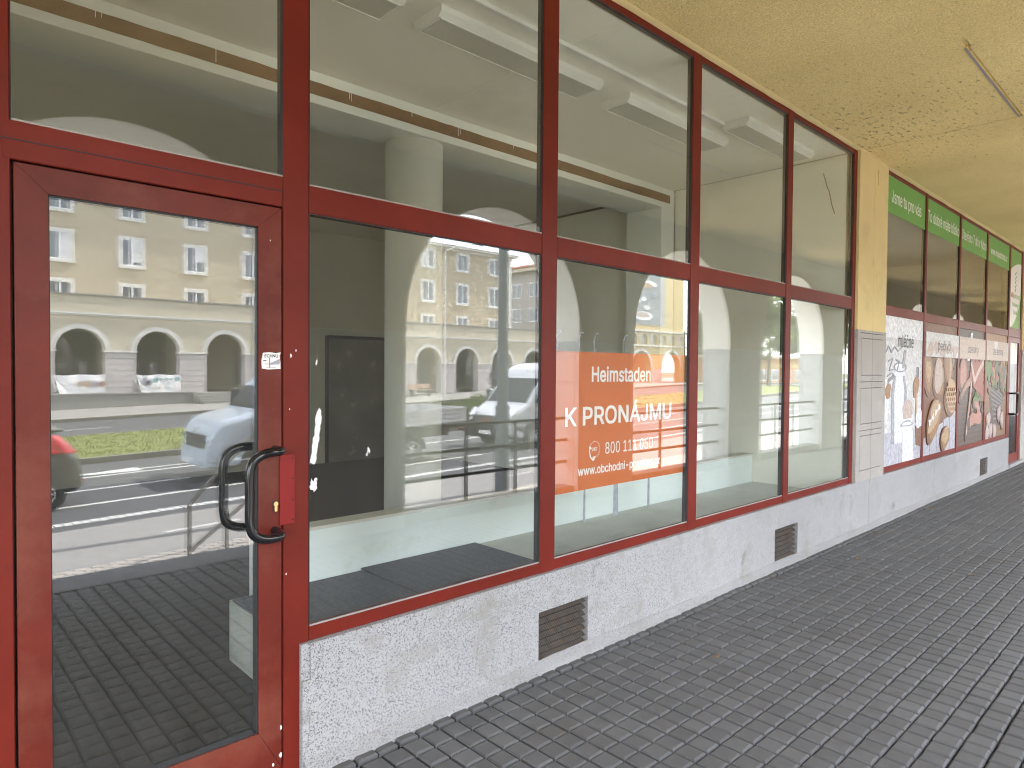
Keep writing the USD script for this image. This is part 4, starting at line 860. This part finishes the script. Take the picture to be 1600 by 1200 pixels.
def banner(x0, x1, lab, cols, gcol):
    b = thing('cloth_banner', lab, 'banner')
    n = 24; V, F = [], []
    for i in range(n + 1):
        for j in range(9):
            u, v = i / n, j / 8
            x = x0 + (x1 - x0) * u + .22 * (1 - v) * (1 - u) ** 3; sag = .05 * math.sin(u * math.pi) + .03 * math.sin(u * 9)
            V.append((x, YF + .06 + .05 * math.sin(u * 14 + v * 5) * (1 - u * .6) * (1 - abs(v - .5)), FZ + .03 + .95 * v - sag * v + .03 * u))
    for i in range(n):
        for j in range(8):
            a = i * 9 + j; F += [[a, a + 9, a + 10], [a, a + 10, a + 1]]
    obj('cloth', trimesh.Trimesh(np.array(V), F, process=False), M['white_print'], b, smooth=60)
    for q, (u, v, r, c) in enumerate(cols):
        obj('printed_spot', ext_xz(Point(x0 + (x1 - x0) * u, FZ + .03 + .95 * v).buffer(r), YF + .115, YF + .12), M[c], b)
banner(6.15, 8.3, 'white cloth banner with a row of coloured round pictures in the leftmost arch', [(.5, .5, .14, 'print_pinkish'), (.64, .5, .15, 'print_bread_light'), (.79, .5, .15, 'print_milk_grey'), (.93, .5, .14, 'print_sausage')], None)
banner(9.7, 11.85, 'white cloth banner with teal swirl in the second arch', [(.2, .6, .2, 'print_milk_grey'), (.27, .55, .12, 'print_navy_print'), (.42, .68, .13, 'print_teal_print'), (.53, .75, .06, 'print_teal_print'), (.65, .74, .06, 'print_teal_print'), (.76, .74, .06, 'print_teal_print'), (.9, .74, .12, 'print_teal_print'), (.5, .25, .08, 'print_pinkish')], None)
hr2 = thing('handrail', 'thin handrail on the steps of the building across the street', 'handrail')
obj('rail', tube([(15.7, ry(35.5), .75), (15.7, ry(34.0), .1)], .025, 8), M['rail_grey'], hr2)
for Y, z in ((35.4, .72), (34.1, .15)): obj('post', tube([(15.7, ry(Y), -1), (15.7, ry(Y), z)], .022, 8), M['rail_grey'], hr2)
# grey building standing back, its front turned to the left
gb = thing('grey_building', 'dark grey apartment building with red tiled roof beyond the beige one', 'building')
GX = 46.1
obj('wall', bx(GX, GX + 14, ry(56), ry(40.6), -1, 11.0), M['plaster_grey'], gb)
obj('eave', bx(GX - .5, GX + 14, ry(56.4), ry(40.2), 11.005, 11.35), M['plaster_cream'], gb)
obj('roof', trimesh.convex.convex_hull(np.array([(GX - .6, ry(56.5), 11.36), (GX - .6, ry(40.1), 11.36), (GX + 14, ry(56.5), 11.36), (GX + 14, ry(40.1), 11.36), (GX + 5, ry(54), 12.5), (GX + 5, ry(43), 12.5)])), M['roof_tile'], gb)
for r_ in range(9): obj('roof_ridge_tiles', tube([(GX - .6, ry(41 + 1.6 * r_), 11.42), (GX + 3.6, ry(42.2 + 1.3 * r_), 12.25)], .16, 6), M['roof_tile'], gb)
for Y in (41.2, 43.4, 45.7, 48.0, 50.3):
    for z0 in (6.2, 8.6):
        p = obj('window', [bx(GX - .03, GX - .0015, ry(Y + .62), ry(Y - .62), z0 - .1, z0), bx(GX - .03, GX - .0015, ry(Y + .62), ry(Y - .62), z0 + 1.2, z0 + 1.3), bx(GX - .03, GX - .0015, ry(Y + .62), ry(Y + .54), z0, z0 + 1.2), bx(GX - .03, GX - .0015, ry(Y - .54), ry(Y - .62), z0, z0 + 1.2), bx(GX - .03, GX - .0015, ry(Y + .05), ry(Y - .05), z0, z0 + 1.2)], M['win_white'], gb)
        obj('pane', bx(GX - .01, GX + .01, ry(Y + .54), ry(Y - .54), z0, z0 + 1.2), M['pane_dark'], p)
# yellow building with the painted wall
yb = thing('yellow_building', 'bright yellow building with arches and a grey painted mural further down the street', 'building')
YY = ry(36.0); z0 = 0.15
yo = [48.2, 53.3, 58.4]
obj('arcade_wall', ext_xz(sbox(46.5, z0 - 1, 61.0, 5.6).difference(unary_union([arch_poly(c, 1.6, z0 - .6, 1.78) for c in yo] + [arch_poly(c, .55, 4.05, 4.5) for c in np.arange(47.3, 60.5, 1.62)])), YY - .7, YY), M['plaster_yellow'], yb)
for c in yo: obj('arch_moulding', ext_xz(Point(c, 1.78).buffer(1.85, 20).difference(Point(c, 1.78).buffer(1.6, 20)).intersection(sbox(c - 3, 1.78, c + 3, 5)), YY + .001, YY + .06), M['trim_white'], yb)
for c in np.arange(47.3, 60.5, 1.62):
    p = obj('small_window', ext_xz(Point(c, 4.5).buffer(.68, 16).difference(Point(c, 4.5).buffer(.55, 16)).intersection(sbox(c - 3, 4.5, c + 3, 6)), YY + .001, YY + .05), M['trim_white'], yb)
    obj('pane', ext_xz(arch_poly(c, .55, 4.05, 4.5), YY - .4, YY - .36), M['curtain'], p)
obj('cornice', [bx(46.5, 61.1, YY + .001, YY + .18, 5.25, 5.42), bx(46.5, 61.1, YY + .001, YY + .12, 3.85, 3.98)], M['trim_white'], yb)
obj('upper_wall', bx(50.3, 60.6, YY - 5, YY - .02, 5.601, 15.0), M['plaster_yellow'], yb)
obj('inner_wall', bx(46.5, 61, YY - 4, YY - 3.9, z0 - 1, 5.4), M['plaster_orange'], yb)
obj('pier_stones', [bx(c - 2.55 - .9, c - 2.55 + .9, YY + .002, YY + .03, z0 + .25 * i, z0 + .25 * i + .235) for c in yo for i in range(6)], M['stone_pink'], yb)
obj('mural_panel', bx(50.6, 57.2, YY - .015, YY + .0, 5.9, 14.2), M['mural_grey'], yb)
for q, (cx, cz, rx, rz, mm) in enumerate(((53.6, 6.75, 1.5, .42, 'white_print'), (53.5, 6.85, 1.1, .25, 'print_pinkish'), (54.4, 9.9, 1.4, .3, 'white_print'), (54.2, 9.7, .9, .25, 'print_bread_light'), (52.6, 8.1, .42, .28, 'white_print'), (53.6, 8.35, .42, .2, 'white_print'), (54.1, 7.55, .5, .22, 'white_print'), (55.3, 9.0, .5, .4, 'print_milk_grey'), (55.2, 11.2, .3, .5, 'white_print'), (53.4, 11.8, .8, .5, 'print_milk_grey'), (54.3, 12.6, .6, .4, 'white_print'))):
    obj('mural_shape', ext_xz(affinity.scale(Point(cx, cz).buffer(1, 10), rx, rz), YY + .001 + .004 * q, YY + .005 + .004 * q), M[mm], yb)
obj('mural_shape', [ext_xz(sbox(x, z, x + .06, z + h), YY + .06, YY + .065) for x, z, h in ((54.3, 7.6, 1.0), (52.6, 7.2, 1.0), (55.0, 7.5, .8))], M['white_print'], yb)
mt_ = []
for i, ch in enumerate('STAFETAS'):
    t_ = meshkit.text_mesh(ch, .62, .004); v = t_.vertices; mt_.append(trimesh.Trimesh(np.stack([56.9 - v[:, 0] if False else 56.15 + v[:, 0], YY + .004 - v[:, 2] + .05, 10.6 - .72 * i + v[:, 1]], 1), t_.faces[:, ::-1] if False else t_.faces, process=False))
obj('mural_lettering', [trimesh.Trimesh(np.stack([113.0 - m.vertices[:, 0], m.vertices[:, 1], m.vertices[:, 2]], 1), m.faces[:, ::-1], process=False) for m in mt_], M['white_print'], yb)
kb = thing('orange_pavilion', 'low orange pavilion behind the street trees', 'building')
obj('wall', bx(63, 84, ry(38), ry(31), -.3, 2.9), M['plaster_orange'], kb); obj('roof', bx(62.6, 84.4, ry(38.4), ry(30.6), 2.905, 3.15), M['plaster_cream'], kb)
for x in np.arange(64, 83, 3.0):
    p = obj('window', bx(x, x + 1.8, ry(31) + .0015, ry(31) + .05, .5, 1.7), M['win_white'], kb); obj('pane', bx(x + .1, x + 1.7, ry(31) + .051, ry(31) + .06, .6, 1.6), M['pane_dark'], p)
obj('wall_band', bx(62.98, 84.02, ry(31) + .0015, ry(31) + .03, 1.9, 2.3), M['plaster_yellow'], kb)

# ------------------------------------------------------------------ trees and shrubs
def leaves(centres, radii, n, size, seed, flat=1.0):
    r = np.random.default_rng(seed); V = []
    k = r.integers(0, len(centres), n); d = r.normal(size=(n, 3)); d /= np.linalg.norm(d, axis=1, keepdims=True)
    p = np.asarray(centres)[k] + d * (np.asarray(radii)[k] * r.uniform(.35, 1.0, n) ** .6)[:, None] * (1, 1, flat)
    a = r.normal(size=(n, 3)); a /= np.linalg.norm(a, axis=1, keepdims=True); b = np.cross(a, r.normal(size=(n, 3))); b /= np.linalg.norm(b, axis=1, keepdims=True)
    s = (size * r.uniform(.6, 1.3, n))[:, None]
    V = np.stack([p - a * s, p + b * s * .45, p + a * s, p - b * s * .45], 1).reshape(-1, 3)
    i = 4 * np.arange(n)[:, None]
    return trimesh.Trimesh(V, np.vstack([i + [0, 1, 2], i + [0, 2, 3]]), process=False)
def tree(x, Y, h, rad, lab, seed):
    t = thing('street_tree', lab, 'tree', (x, ry(Y), zg(x)), group='trees further down the street'); r = np.random.default_rng(seed)
    limbs = [tube(curve([(0, 0, 0), (.05, .03, h * .25), (0, .08, h * .5), (.1, 0, h * .85)], 5), np.linspace(.2, .04, 16), 8)]
    cs, rr = [], []
    for i in range(16):
        a = r.uniform(0, 6.28); q = r.uniform(.2, 1) * rad * .75; z = h * r.uniform(.32, .95); q *= 1.1 - abs(z / h - .55)
        cs.append((q * math.cos(a), q * math.sin(a), z)); rr.append(rad * r.uniform(.28, .5))
        if i < 8: limbs.append(tube([(0, 0, z * .6), (cs[-1][0] * .5, cs[-1][1] * .5, z * .85), cs[-1]], [.07, .05, .02], 6))
    obj('trunk', limbs, M['bark'], t); obj('crown', leaves(cs, rr, 9000, .17, seed), M['leaf'], t)
tree(58.0, 25.5, 8.4, 3.0, 'leafy green tree reflected in the fourth lower window', 1); tree(62.5, 22.5, 7.2, 2.8, 'shorter green tree right of the leafy one', 2); tree(64.5, 35, 8, 2.6, 'green tree standing beside the yellow building', 4)
for i, (x, Y, L, w, lab) in enumerate(((17.0, 19.0, 2.0, 1.2, 'low green juniper shrub on the median left of the white van'), (20.5, 20.0, 2.2, 1.4, 'spreading juniper shrub behind the white van'), (24.5, 21, 2.0, 1.3, 'far juniper shrub on the median'))):
    s = thing('juniper_shrub', lab, 'shrub', (x, ry(Y), zg(x) + .1), group=None); r = np.random.default_rng(20 + i)
    cs = [(r.uniform(-L, L), r.uniform(-w, w), r.uniform(.1, .62)) for _ in range(42)]
    obj('stem', [tube([(0, 0, 0), (c[0] * .5, c[1] * .5, .12), c], [.03, .02, .008], 5) for c in cs[:10]], M['bark'], s)
    obj('foliage', leaves(cs, [.42] * 42, 7000, .075, 30 + i, .8), M['juniper'], s)

# ------------------------------------------------------------------ lamp posts, bench, person
lp = thing('street_lamp', 'thick grey steel lamp post standing close beyond the arcade railing', 'lamp post', (9.3, ry(7.7), zg(9.3)))
obj('base_section', lathe([(0, 0), (.15, 0), (.15, 1.72), (.125, 1.76), (0, 1.76)], 24), M['steel_post'], lp, smooth=40); obj('pole', lathe([(0, 1.76), (.118, 1.76), (.085, 8.5), (0, 8.5)], 24), M['steel_post'], lp, smooth=40)
obj('arm', tube(curve([(0, 0, 8.4), (0, -.4, 8.9), (0, -1.6, 9.1)], 6), .04, 10), M['steel_post'], lp, smooth=40); obj('lamp_head', chb(-.15, .15, -2.3, -1.6, 9.05, 9.2, .05), M['steel_post'], lp)
lp = thing('street_lamp', 'slender white lamp post in front of the building across the street', 'lamp post', (27.2, ry(32.8), zg(27.2) + .1))
obj('pole', lathe([(0, 0), (.085, 0), (.085, 3), (.06, 3.1), (.05, 9.3), (0, 9.3)], 14), M['trim_white'], lp, smooth=40)
obj('arm', tube(curve([(0, 0, 9.2), (.2, .1, 9.7), (2.2, .6, 10.3)], 6), .035, 8), M['trim_white'], lp, smooth=40); obj('lamp_head', chb(2.1, 2.8, .45, .75, 10.22, 10.36, .04), M['steel_post'], lp)
bn = thing('bench', 'small bench in front of the arcade beside the slender lamp post', 'bench', (26.6, ry(34.6), zg(26.6) + .12))
for i in range(3): obj('seat_plank', bx(-.9, .9, -.22 + .15 * i, -.09 + .15 * i, .43, .47), M['bench_wood'], bn)
for i in range(2): obj('back_plank', bx(-.9, .9, -.27, -.235, .55 + .16 * i, .67 + .16 * i), M['bench_wood'], bn)
for x in (-.7, .7): obj('leg', [bx(x - .03, x + .03, -.235, .2, .0, .425), bx(x - .03, x + .03, -.31, -.272, .2, .86)], M['rail_grey'], bn)
def body(bones):
    tot = None
    for (a, ra), (b, rb) in bones:
        s = [manifold3d.Manifold.sphere(r, 14).translate(tuple(map(float, p))) for p, r in ((a, ra), (b, rb))]
        h = manifold3d.Manifold.batch_hull(s); tot = h if tot is None else tot + h
    m = tot.refine_to_length(.04).to_mesh(); t = trimesh.Trimesh(m.vert_properties[:, :3], m.tri_verts, process=True)
    trimesh.smoothing.filter_taubin(t, iterations=6); return t
pr = thing('person', 'person in dark clothes with a backpack walking past the arches across the street', 'person', (32.2, ry(33.6), zg(32.2) + .12))
J = dict(h1=(.0, .09, .92), h2=(.0, -.09, .92), k1=(-.16, .1, .5), k2=(.14, -.1, .5), f1=(-.2, .1, .07), f2=(.30, -.1, .10), ch=(-.03, 0, 1.32), nk=(-.04, 0, 1.47), s1=(-.03, .19, 1.40), s2=(-.03, -.19, 1.40), e1=(.08, .23, 1.12), e2=(-.12, -.23, 1.12), w1=(-.05, .24, .9), w2=(-.2, -.23, .88))
bones = [((J['h1'], .10), (J['k1'], .065)), ((J['k1'], .065), (J['f1'], .045)), ((J['h2'], .10), (J['k2'], .065)), ((J['k2'], .065), (J['f2'], .045)), ((J['f1'], .045), ((-.34, .1, .045), .04)), ((J['f2'], .045), ((.17, -.1, .05), .04)),
         (((0, 0, .95), .14), (J['ch'], .15)), ((J['ch'], .14), (J['nk'], .06)), ((J['s1'], .065), (J['s2'], .065)), ((J['s1'], .06), (J['e1'], .045)), ((J['e1'], .045), (J['w1'], .035)), ((J['s2'], .06), (J['e2'], .045)), ((J['e2'], .045), (J['w2'], .035)),
         ((J['nk'], .055), ((-.05, 0, 1.56), .055)), (((-.05, 0, 1.60), .085), ((-.045, 0, 1.66), .095)), (((-.13, 0, 1.60), .02), ((-.15, 0, 1.585), .018)), ((J['w1'], .035), ((-.09, .24, .82), .03)), ((J['w2'], .035), ((-.24, -.23, .80), .03))]
obj('body', body(bones), M['cloth_dark'], pr, smooth=True)
obj('hair', body([(((-.03, 0, 1.67), .097), ((0, 0, 1.64), .093))]), M['hair'], pr, smooth=True)
obj('face', body([(((-.115, 0, 1.62), .035), ((-.105, 0, 1.575), .04))]), M['skin'], pr, smooth=True)
bp = thing('backpack', 'dark backpack carried by the walking person', 'backpack', (32.36, ry(33.6), zg(32.2) + 1.22)); obj('pack', chb(-.09, .12, -.15, .15, 0, .45, .05), M['cloth_blue'], bp); obj('pocket', chb(.121, .17, -.1, .1, .03, .22, .02), M['cloth_blue'], bp)

# ------------------------------------------------------------------ vehicles (front at x = 0, tail at +x, so they head left)
def shell(prof, width, r=.10, n=90, tumble=None):
    pg = Polygon(prof); L = pg.exterior; P = np.array([L.interpolate(t, normalized=True).coords[0] for t in np.linspace(0, 1, n, endpoint=False)])
    if pg.exterior.is_ccw is False: P = P[::-1]
    t = np.roll(P, -1, 0) - np.roll(P, 1, 0); nn = np.stack([-t[:, 1], t[:, 0]], 1); nn /= np.linalg.norm(nn, axis=1, keepdims=True)   # inward for ccw
    lay = []
    for s in (-1, 1):
        ang = np.linspace(0, math.pi / 2, 5); q = [(s * (width / 2 - r + r * math.sin(a)), r * (1 - math.cos(a))) for a in ang]
        lay += q[::-1] if s < 0 else q
    V = []
    for y, ins in lay:
        p = P + nn * ins
        yy = np.full(len(p), y)
        if tumble: yy = y * np.array([tumble(a, b) for a, b in p])
        V.append(np.stack([p[:, 0], yy, p[:, 1]], 1))
    F = []; m = len(P)
    for i in range(len(lay) - 1):
        for k in range(m):
            a, b = i * m + k, i * m + (k + 1) % m
            F += [[a, a + m, b + m], [a, b + m, b]]
    import mapbox_earcut
    for i, s in ((0, 1), (len(lay) - 1, -1)):
        q = P + nn * lay[i][1]; tri = mapbox_earcut.triangulate_float64(q, np.array([len(q)], np.uint32)).reshape(-1, 3)
        F += [[i * m + a, i * m + b, i * m + c] if s > 0 else [i * m + a, i * m + c, i * m + b] for a, b, c in tri]
    return trimesh.Trimesh(np.vstack(V), F, process=False)
def side_patch(poly, width, tumble, off=.006, th=.01, n=50):
    out = []
    pg = Polygon(poly).buffer(-.02).buffer(.02); L = pg.exterior
    m = trimesh.creation.extrude_polygon(Polygon([L.interpolate(t, normalized=True).coords[0] for t in np.linspace(0, 1, n, endpoint=False)]), th, engine='earcut')
    for s in (-1, 1):
        v = m.vertices; tb = np.array([tumble(a, b) for a, b in v[:, :2]]) if tumble else 1.0
        y = s * (width / 2 * tb + off - th + v[:, 2])
        out.append(trimesh.Trimesh(np.stack([v[:, 0], y, v[:, 1]], 1), m.faces if s < 0 else m.faces[:, ::-1], process=False))
    return cat(out)
def wheel(par, x, y, r, w, spokes=10, mrim='alloy'):
    s = 1 if y > 0 else -1
    wmesh = obj('wheel', moved(lathe([(r * .62, -w / 2), (r * .93, -w / 2), (r, -w / 2 + .03), (r, w / 2 - .03), (r * .93, w / 2), (r * .62, w / 2), (r * .62, -w / 2)], 32, 'y'), (x, y, r)), M['tyre'], par, smooth=40)
    ms = [moved(lathe([(r * .56, -.02), (r * .635, -.02), (r * .635, .02), (r * .56, .02), (r * .56, -.02)], 28, 'y'), (x, y + s * w * .42, r)), moved(lathe([(0, -.02), (.07, -.02), (.07, .02), (0, .02)], 14, 'y'), (x, y + s * w * .42, r))]
    for i in range(spokes):
        a = 2 * math.pi * i / spokes; b = bx(.05, r * .6, -.015, .012, -.018, .018); c, d = math.cos(a), math.sin(a); v = b.vertices
        ms.append(trimesh.Trimesh(np.stack([x + v[:, 0] * c - v[:, 2] * d, y + s * w * .42 + v[:, 1], r + v[:, 0] * d + v[:, 2] * c], 1), b.faces, process=False))
    obj('rim', ms, M[mrim], wmesh); obj('brake_disc', moved(lathe([(0, -.01), (r * .6, -.01), (r * .6, .01), (0, .01)], 20, 'y'), (x, y + s * w * .2, r)), M['car_black'], wmesh)
def arch_liner(par, xs, y, r):
    obj('wheel_arch', [moved(lathe([(0, -.012), (r, -.012), (r, .012), (0, .012)], 26, 'y'), (x, s * y, r * .92)) for x in xs for s in (-1, 1)], M['car_black'], par)
PITCHR = -math.degrees(math.atan(.028))
# white van
vx = 13.25; vY = 12.65
van = thing('white_van', 'white high roofed panel van driving left beyond the lamp post', 'van', (vx, ry(vY), zg(vx) - .008), roty=PITCHR)
tv = lambda x, z: 1.0 - (.06 * max(0, z - 1.1) / 1.4) - .10 * max(0, (0.7 - x) / .7) ** 1.5
obj('body', shell([(.02, .42), (-.02, .62), (.04, .86), (.16, 1.02), (.62, 1.26), (.78, 1.34), (1.45, 2.10), (1.75, 2.36), (2.2, 2.50), (3.2, 2.54), (5.7, 2.54), (5.95, 2.46), (6.0, 2.2), (6.0, .45), (5.9, .34), (.3, .32)], 2.04, .12, 110, tv), M['car_white'], van, smooth=35)
obj('windscreen', shell([(.80, 1.375), (1.42, 2.075), (1.50, 2.06), (.92, 1.34)], 1.78, .03, 40, lambda x, z: 1 - .10 * (z - 1.35)), M['car_glass'], van)
obj('side_window', side_patch([(1.02, 1.36), (1.60, 2.0), (1.98, 2.02), (1.98, 1.32)], 2.04, tv), M['car_glass'], van)
obj('bumper', shell([(-.06, .36), (-.08, .5), (-.05, .82), (.10, .86), (.62, .62), (.62, .34)], 1.98, .10, 50, lambda x, z: 1.0 - .08 * max(0, (.55 - x) / .6)), M['car_black'], van, smooth=35)
obj('grille', shell([(-.045, .74), (-.005, .98), (.10, 1.0), (.06, .72)], 1.30, .03, 30), M['car_black'], van); obj('badge', moved(lathe([(0, 0), (.07, 0), (.05, .02), (0, .02)], 16, 'x'), (-.065, 0, .87)), M['tail_red'], van)
obj('number_plate', bx(-.098, -.085, -.26, .26, .46, .57), M['white_print'], van)
for s in (-1, 1): obj('headlight', [trimesh.convex.convex_hull(np.array([(.06, s * .60, 1.0), (.10, s * .90, .98), (.40, s * .97, 1.22), (.30, s * .74, 1.18), (.20, s * .88, .92)]) + (-.02, s * .015, 0))], M['head_lamp'], van)
for s in (-1, 1): obj('mirror', [chb(1.06, 1.26, s * 1.16 - .1, s * 1.16 + .1, 1.36, 1.72, .04), bx(1.12, 1.18, min(s * .95, s * 1.1), max(s * .95, s * 1.1), 1.36, 1.42)], M['car_black'], van)
obj('door_line', side_patch([(2.06, .45), (2.06, 2.1), (2.075, 2.1), (2.075, .45)], 2.04, tv, .003, .004) if False else [bx(2.06, 2.075, s * 1.012 - .012, s * 1.012 + .012, .45, 1.3) for s in (-1, 1)], M['car_black'], van)
obj('side_strip', [bx(1.5, 4.4, s * 1.02 - .015, s * 1.02 + .015, .62, .74) for s in (-1, 1)], M['car_black'], van)
arch_liner(van, (.98, 4.95), 1.005, .42)
for x in (.98, 4.95):
    for s in (-1, 1): wheel(van, x, s * .93, .345, .22, 8)
# flatbed truck
tx, tY = 5.08, 12.95
tk = thing('flatbed_truck', 'silver cab truck with aluminium drop side bed driving left', 'truck', (tx, ry(tY), zg(tx) - .008), roty=PITCHR)
tc = lambda x, z: 1.0 - .12 * max(0, z - 1.25) / 1.0 - .13 * max(0, (.6 - x) / .6) ** 1.5
obj('cab', shell([(.02, .42), (-.02, .60), (0, .95), (.10, 1.20), (.28, 1.36), (.75, 1.46), (1.02, 1.52), (1.62, 2.22), (1.9, 2.32), (2.3, 2.30), (2.4, 2.1), (2.4, .42), (.3, .36)], 1.98, .14, 100, tc), M['car_silver'], tk, smooth=35)
obj('windscreen', shell([(1.04, 1.56), (1.60, 2.19), (1.68, 2.16), (1.14, 1.52)], 1.72, .03, 40, lambda x, z: 1 - .12 * (z - 1.5)), M['car_glass'], tk)
obj('side_window', side_patch([(1.18, 1.50), (1.70, 2.1), (2.2, 2.12), (2.2, 1.48)], 1.98, tc), M['car_glass'], tk)
obj('bumper', shell([(-.06, .36), (-.08, .55), (-.04, .72), (.1, .72), (.55, .6), (.55, .36)], 1.90, .10, 40, lambda x, z: 1.0 - .1 * max(0, (.5 - x) / .5)), M['car_silver'], tk, smooth=35)
obj('grille', [shell([(-.03, .76 + .1 * i), (-.012, .84 + .1 * i), (.06, .84 + .1 * i), (.05, .76 + .1 * i)], 1.2, .02, 24) for i in range(3)], M['car_black'], tk); obj('badge', moved(lathe([(0, 0), (.07, 0), (.05, .02), (0, .02)], 16, 'x'), (-.02, 0, 1.12)), M['alloy'], tk)
for s in (-1, 1): obj('headlight', trimesh.convex.convex_hull(np.array([(.03, s * .58, .98), (.05, s * .84, .96), (.42, s * .96, 1.30), (.22, s * .66, 1.26)]) + (-.03, s * .012, 0)), M['head_lamp'], tk)
for s in (-1, 1): obj('mirror', chb(1.22, 1.40, s * 1.14 - .1, s * 1.14 + .1, 1.55, 1.95, .04), M['car_black'], tk)
obj('bed_floor', bx(2.55, 6.75, -1.02, 1.02, .88, .98), M['alu_bead'], tk)
for s in (-1, 1):
    p = obj('bed_side', bx(2.56, 6.74, s * 1.02 - .015, s * 1.02 + .015, .985, 1.38), M['car_white'], tk)
    obj('side_rib', [bx(2.57, 6.73, s * 1.045 - .012, s * 1.045 + .012, z, z + .05) for z in (1.0, 1.12, 1.24, 1.33)], M['alloy'], p)
obj('tail_board', bx(6.742, 6.78, -1.03, 1.03, .985, 1.38), M['alloy'], tk); obj('head_board', bx(2.50, 2.549, -1.0, 1.0, .985, 1.7), M['alloy'], tk)
obj('chassis_rail', [bx(2.41, 6.6, s * .4 - .05, s * .4 + .05, .58, .78) for s in (-1, 1)], M['car_black'], tk)
obj('under_run_guard', [bx(3.0, 4.3, s * .95 - .02, s * .95 + .02, .45 + .16 * i, .53 + .16 * i) for s in (-1, 1) for i in range(2)], M['alloy'], tk)
obj('mudguard', [cut(moved(lathe([(0, -.14), (.44, -.14), (.44, .14), (0, .14)], 26, 'y'), (4.98, s * .85, .40)), [moved(lathe([(0, -.2), (.42, -.2), (.42, .2), (0, .2)], 26, 'y'), (4.98, s * .85, .39)), bx(4, 6, -2, 2, -1, .35)]) for s in (-1, 1)], M['car_black'], tk)
arch_liner(tk, (1.0,), .975, .42)
for s in (-1, 1): obj('tail_light', bx(6.72, 6.76, s * .85 - .10, s * .85 + .10, .72, .80), M['print_meat'], tk)
for x in (1.0, 4.98):
    for s in (-1, 1): wheel(tk, x, s * .86, .36, .24, 6)
# dark hatchback leaving to the left
hx, hY = -1.22, 12.62
hb = thing('dark_hatchback', 'dark hatchback car with red tail light, only its rear in view', 'car', (hx, ry(hY), zg(.5) - .008 - .028 * 1.7), roty=PITCHR)
th = lambda x, z: 1.0 - .20 * max(0, z - .95) / .6 - .10 * max(0, (.5 - x) / .5) - .08 * max(0, (x - 3.5) / .5)
obj('body', shell([(.02, .35), (0, .62), (.2, .82), (1.0, .98), (1.55, 1.38), (2.2, 1.50), (3.2, 1.46), (3.62, 1.34), (3.80, 1.08), (3.92, .92), (3.98, .72), (3.98, .48), (3.85, .32), (.3, .26)], 1.78, .16, 100, th), M['car_dark'], hb, smooth=35)
obj('side_window', side_patch([(1.25, 1.0), (1.72, 1.36), (2.9, 1.38), (3.25, 1.28), (3.3, 1.05)], 1.78, th), M['car_glass'], hb)
obj('rear_window', shell([(3.45, 1.36), (3.62, 1.365), (3.80, 1.11), (3.72, 1.06)], 1.24, .03, 30), M['car_glass'], hb)
for s in (-1, 1): obj('tail_light', trimesh.convex.convex_hull(np.array([(3.30, s * .80, 1.18), (3.38, s * .855, 1.02), (3.92, s * .70, .99), (3.82, s * .50, 1.14), (3.84, s * .78, 1.05), (3.75, s * .84, 1.0), (3.50, s * .79, 1.33), (3.62, s * .70, 1.34)])), M['tail_red'], hb)
for s in (-1, 1): obj('reflector', bx(3.93, 3.985, s * .66 - .09, s * .66 + .09, .44, .50), M['tail_red'], hb)
obj('lower_bumper', shell([(3.3, .28), (3.5, .50), (3.99, .50), (3.99, .42), (3.85, .28)], 1.7, .1, 40, lambda x, z: th(x, z)), M['car_black'], hb, smooth=35)
obj('spoiler', chb(3.40, 3.72, -.58, .58, 1.375, 1.42, .015), M['car_dark'], hb)
arch_liner(hb, (.78, 3.32), .882, .37)
for x in (.78, 3.32):
    for s in (-1, 1): wheel(hb, x, s * .80, .31, .20, 12)
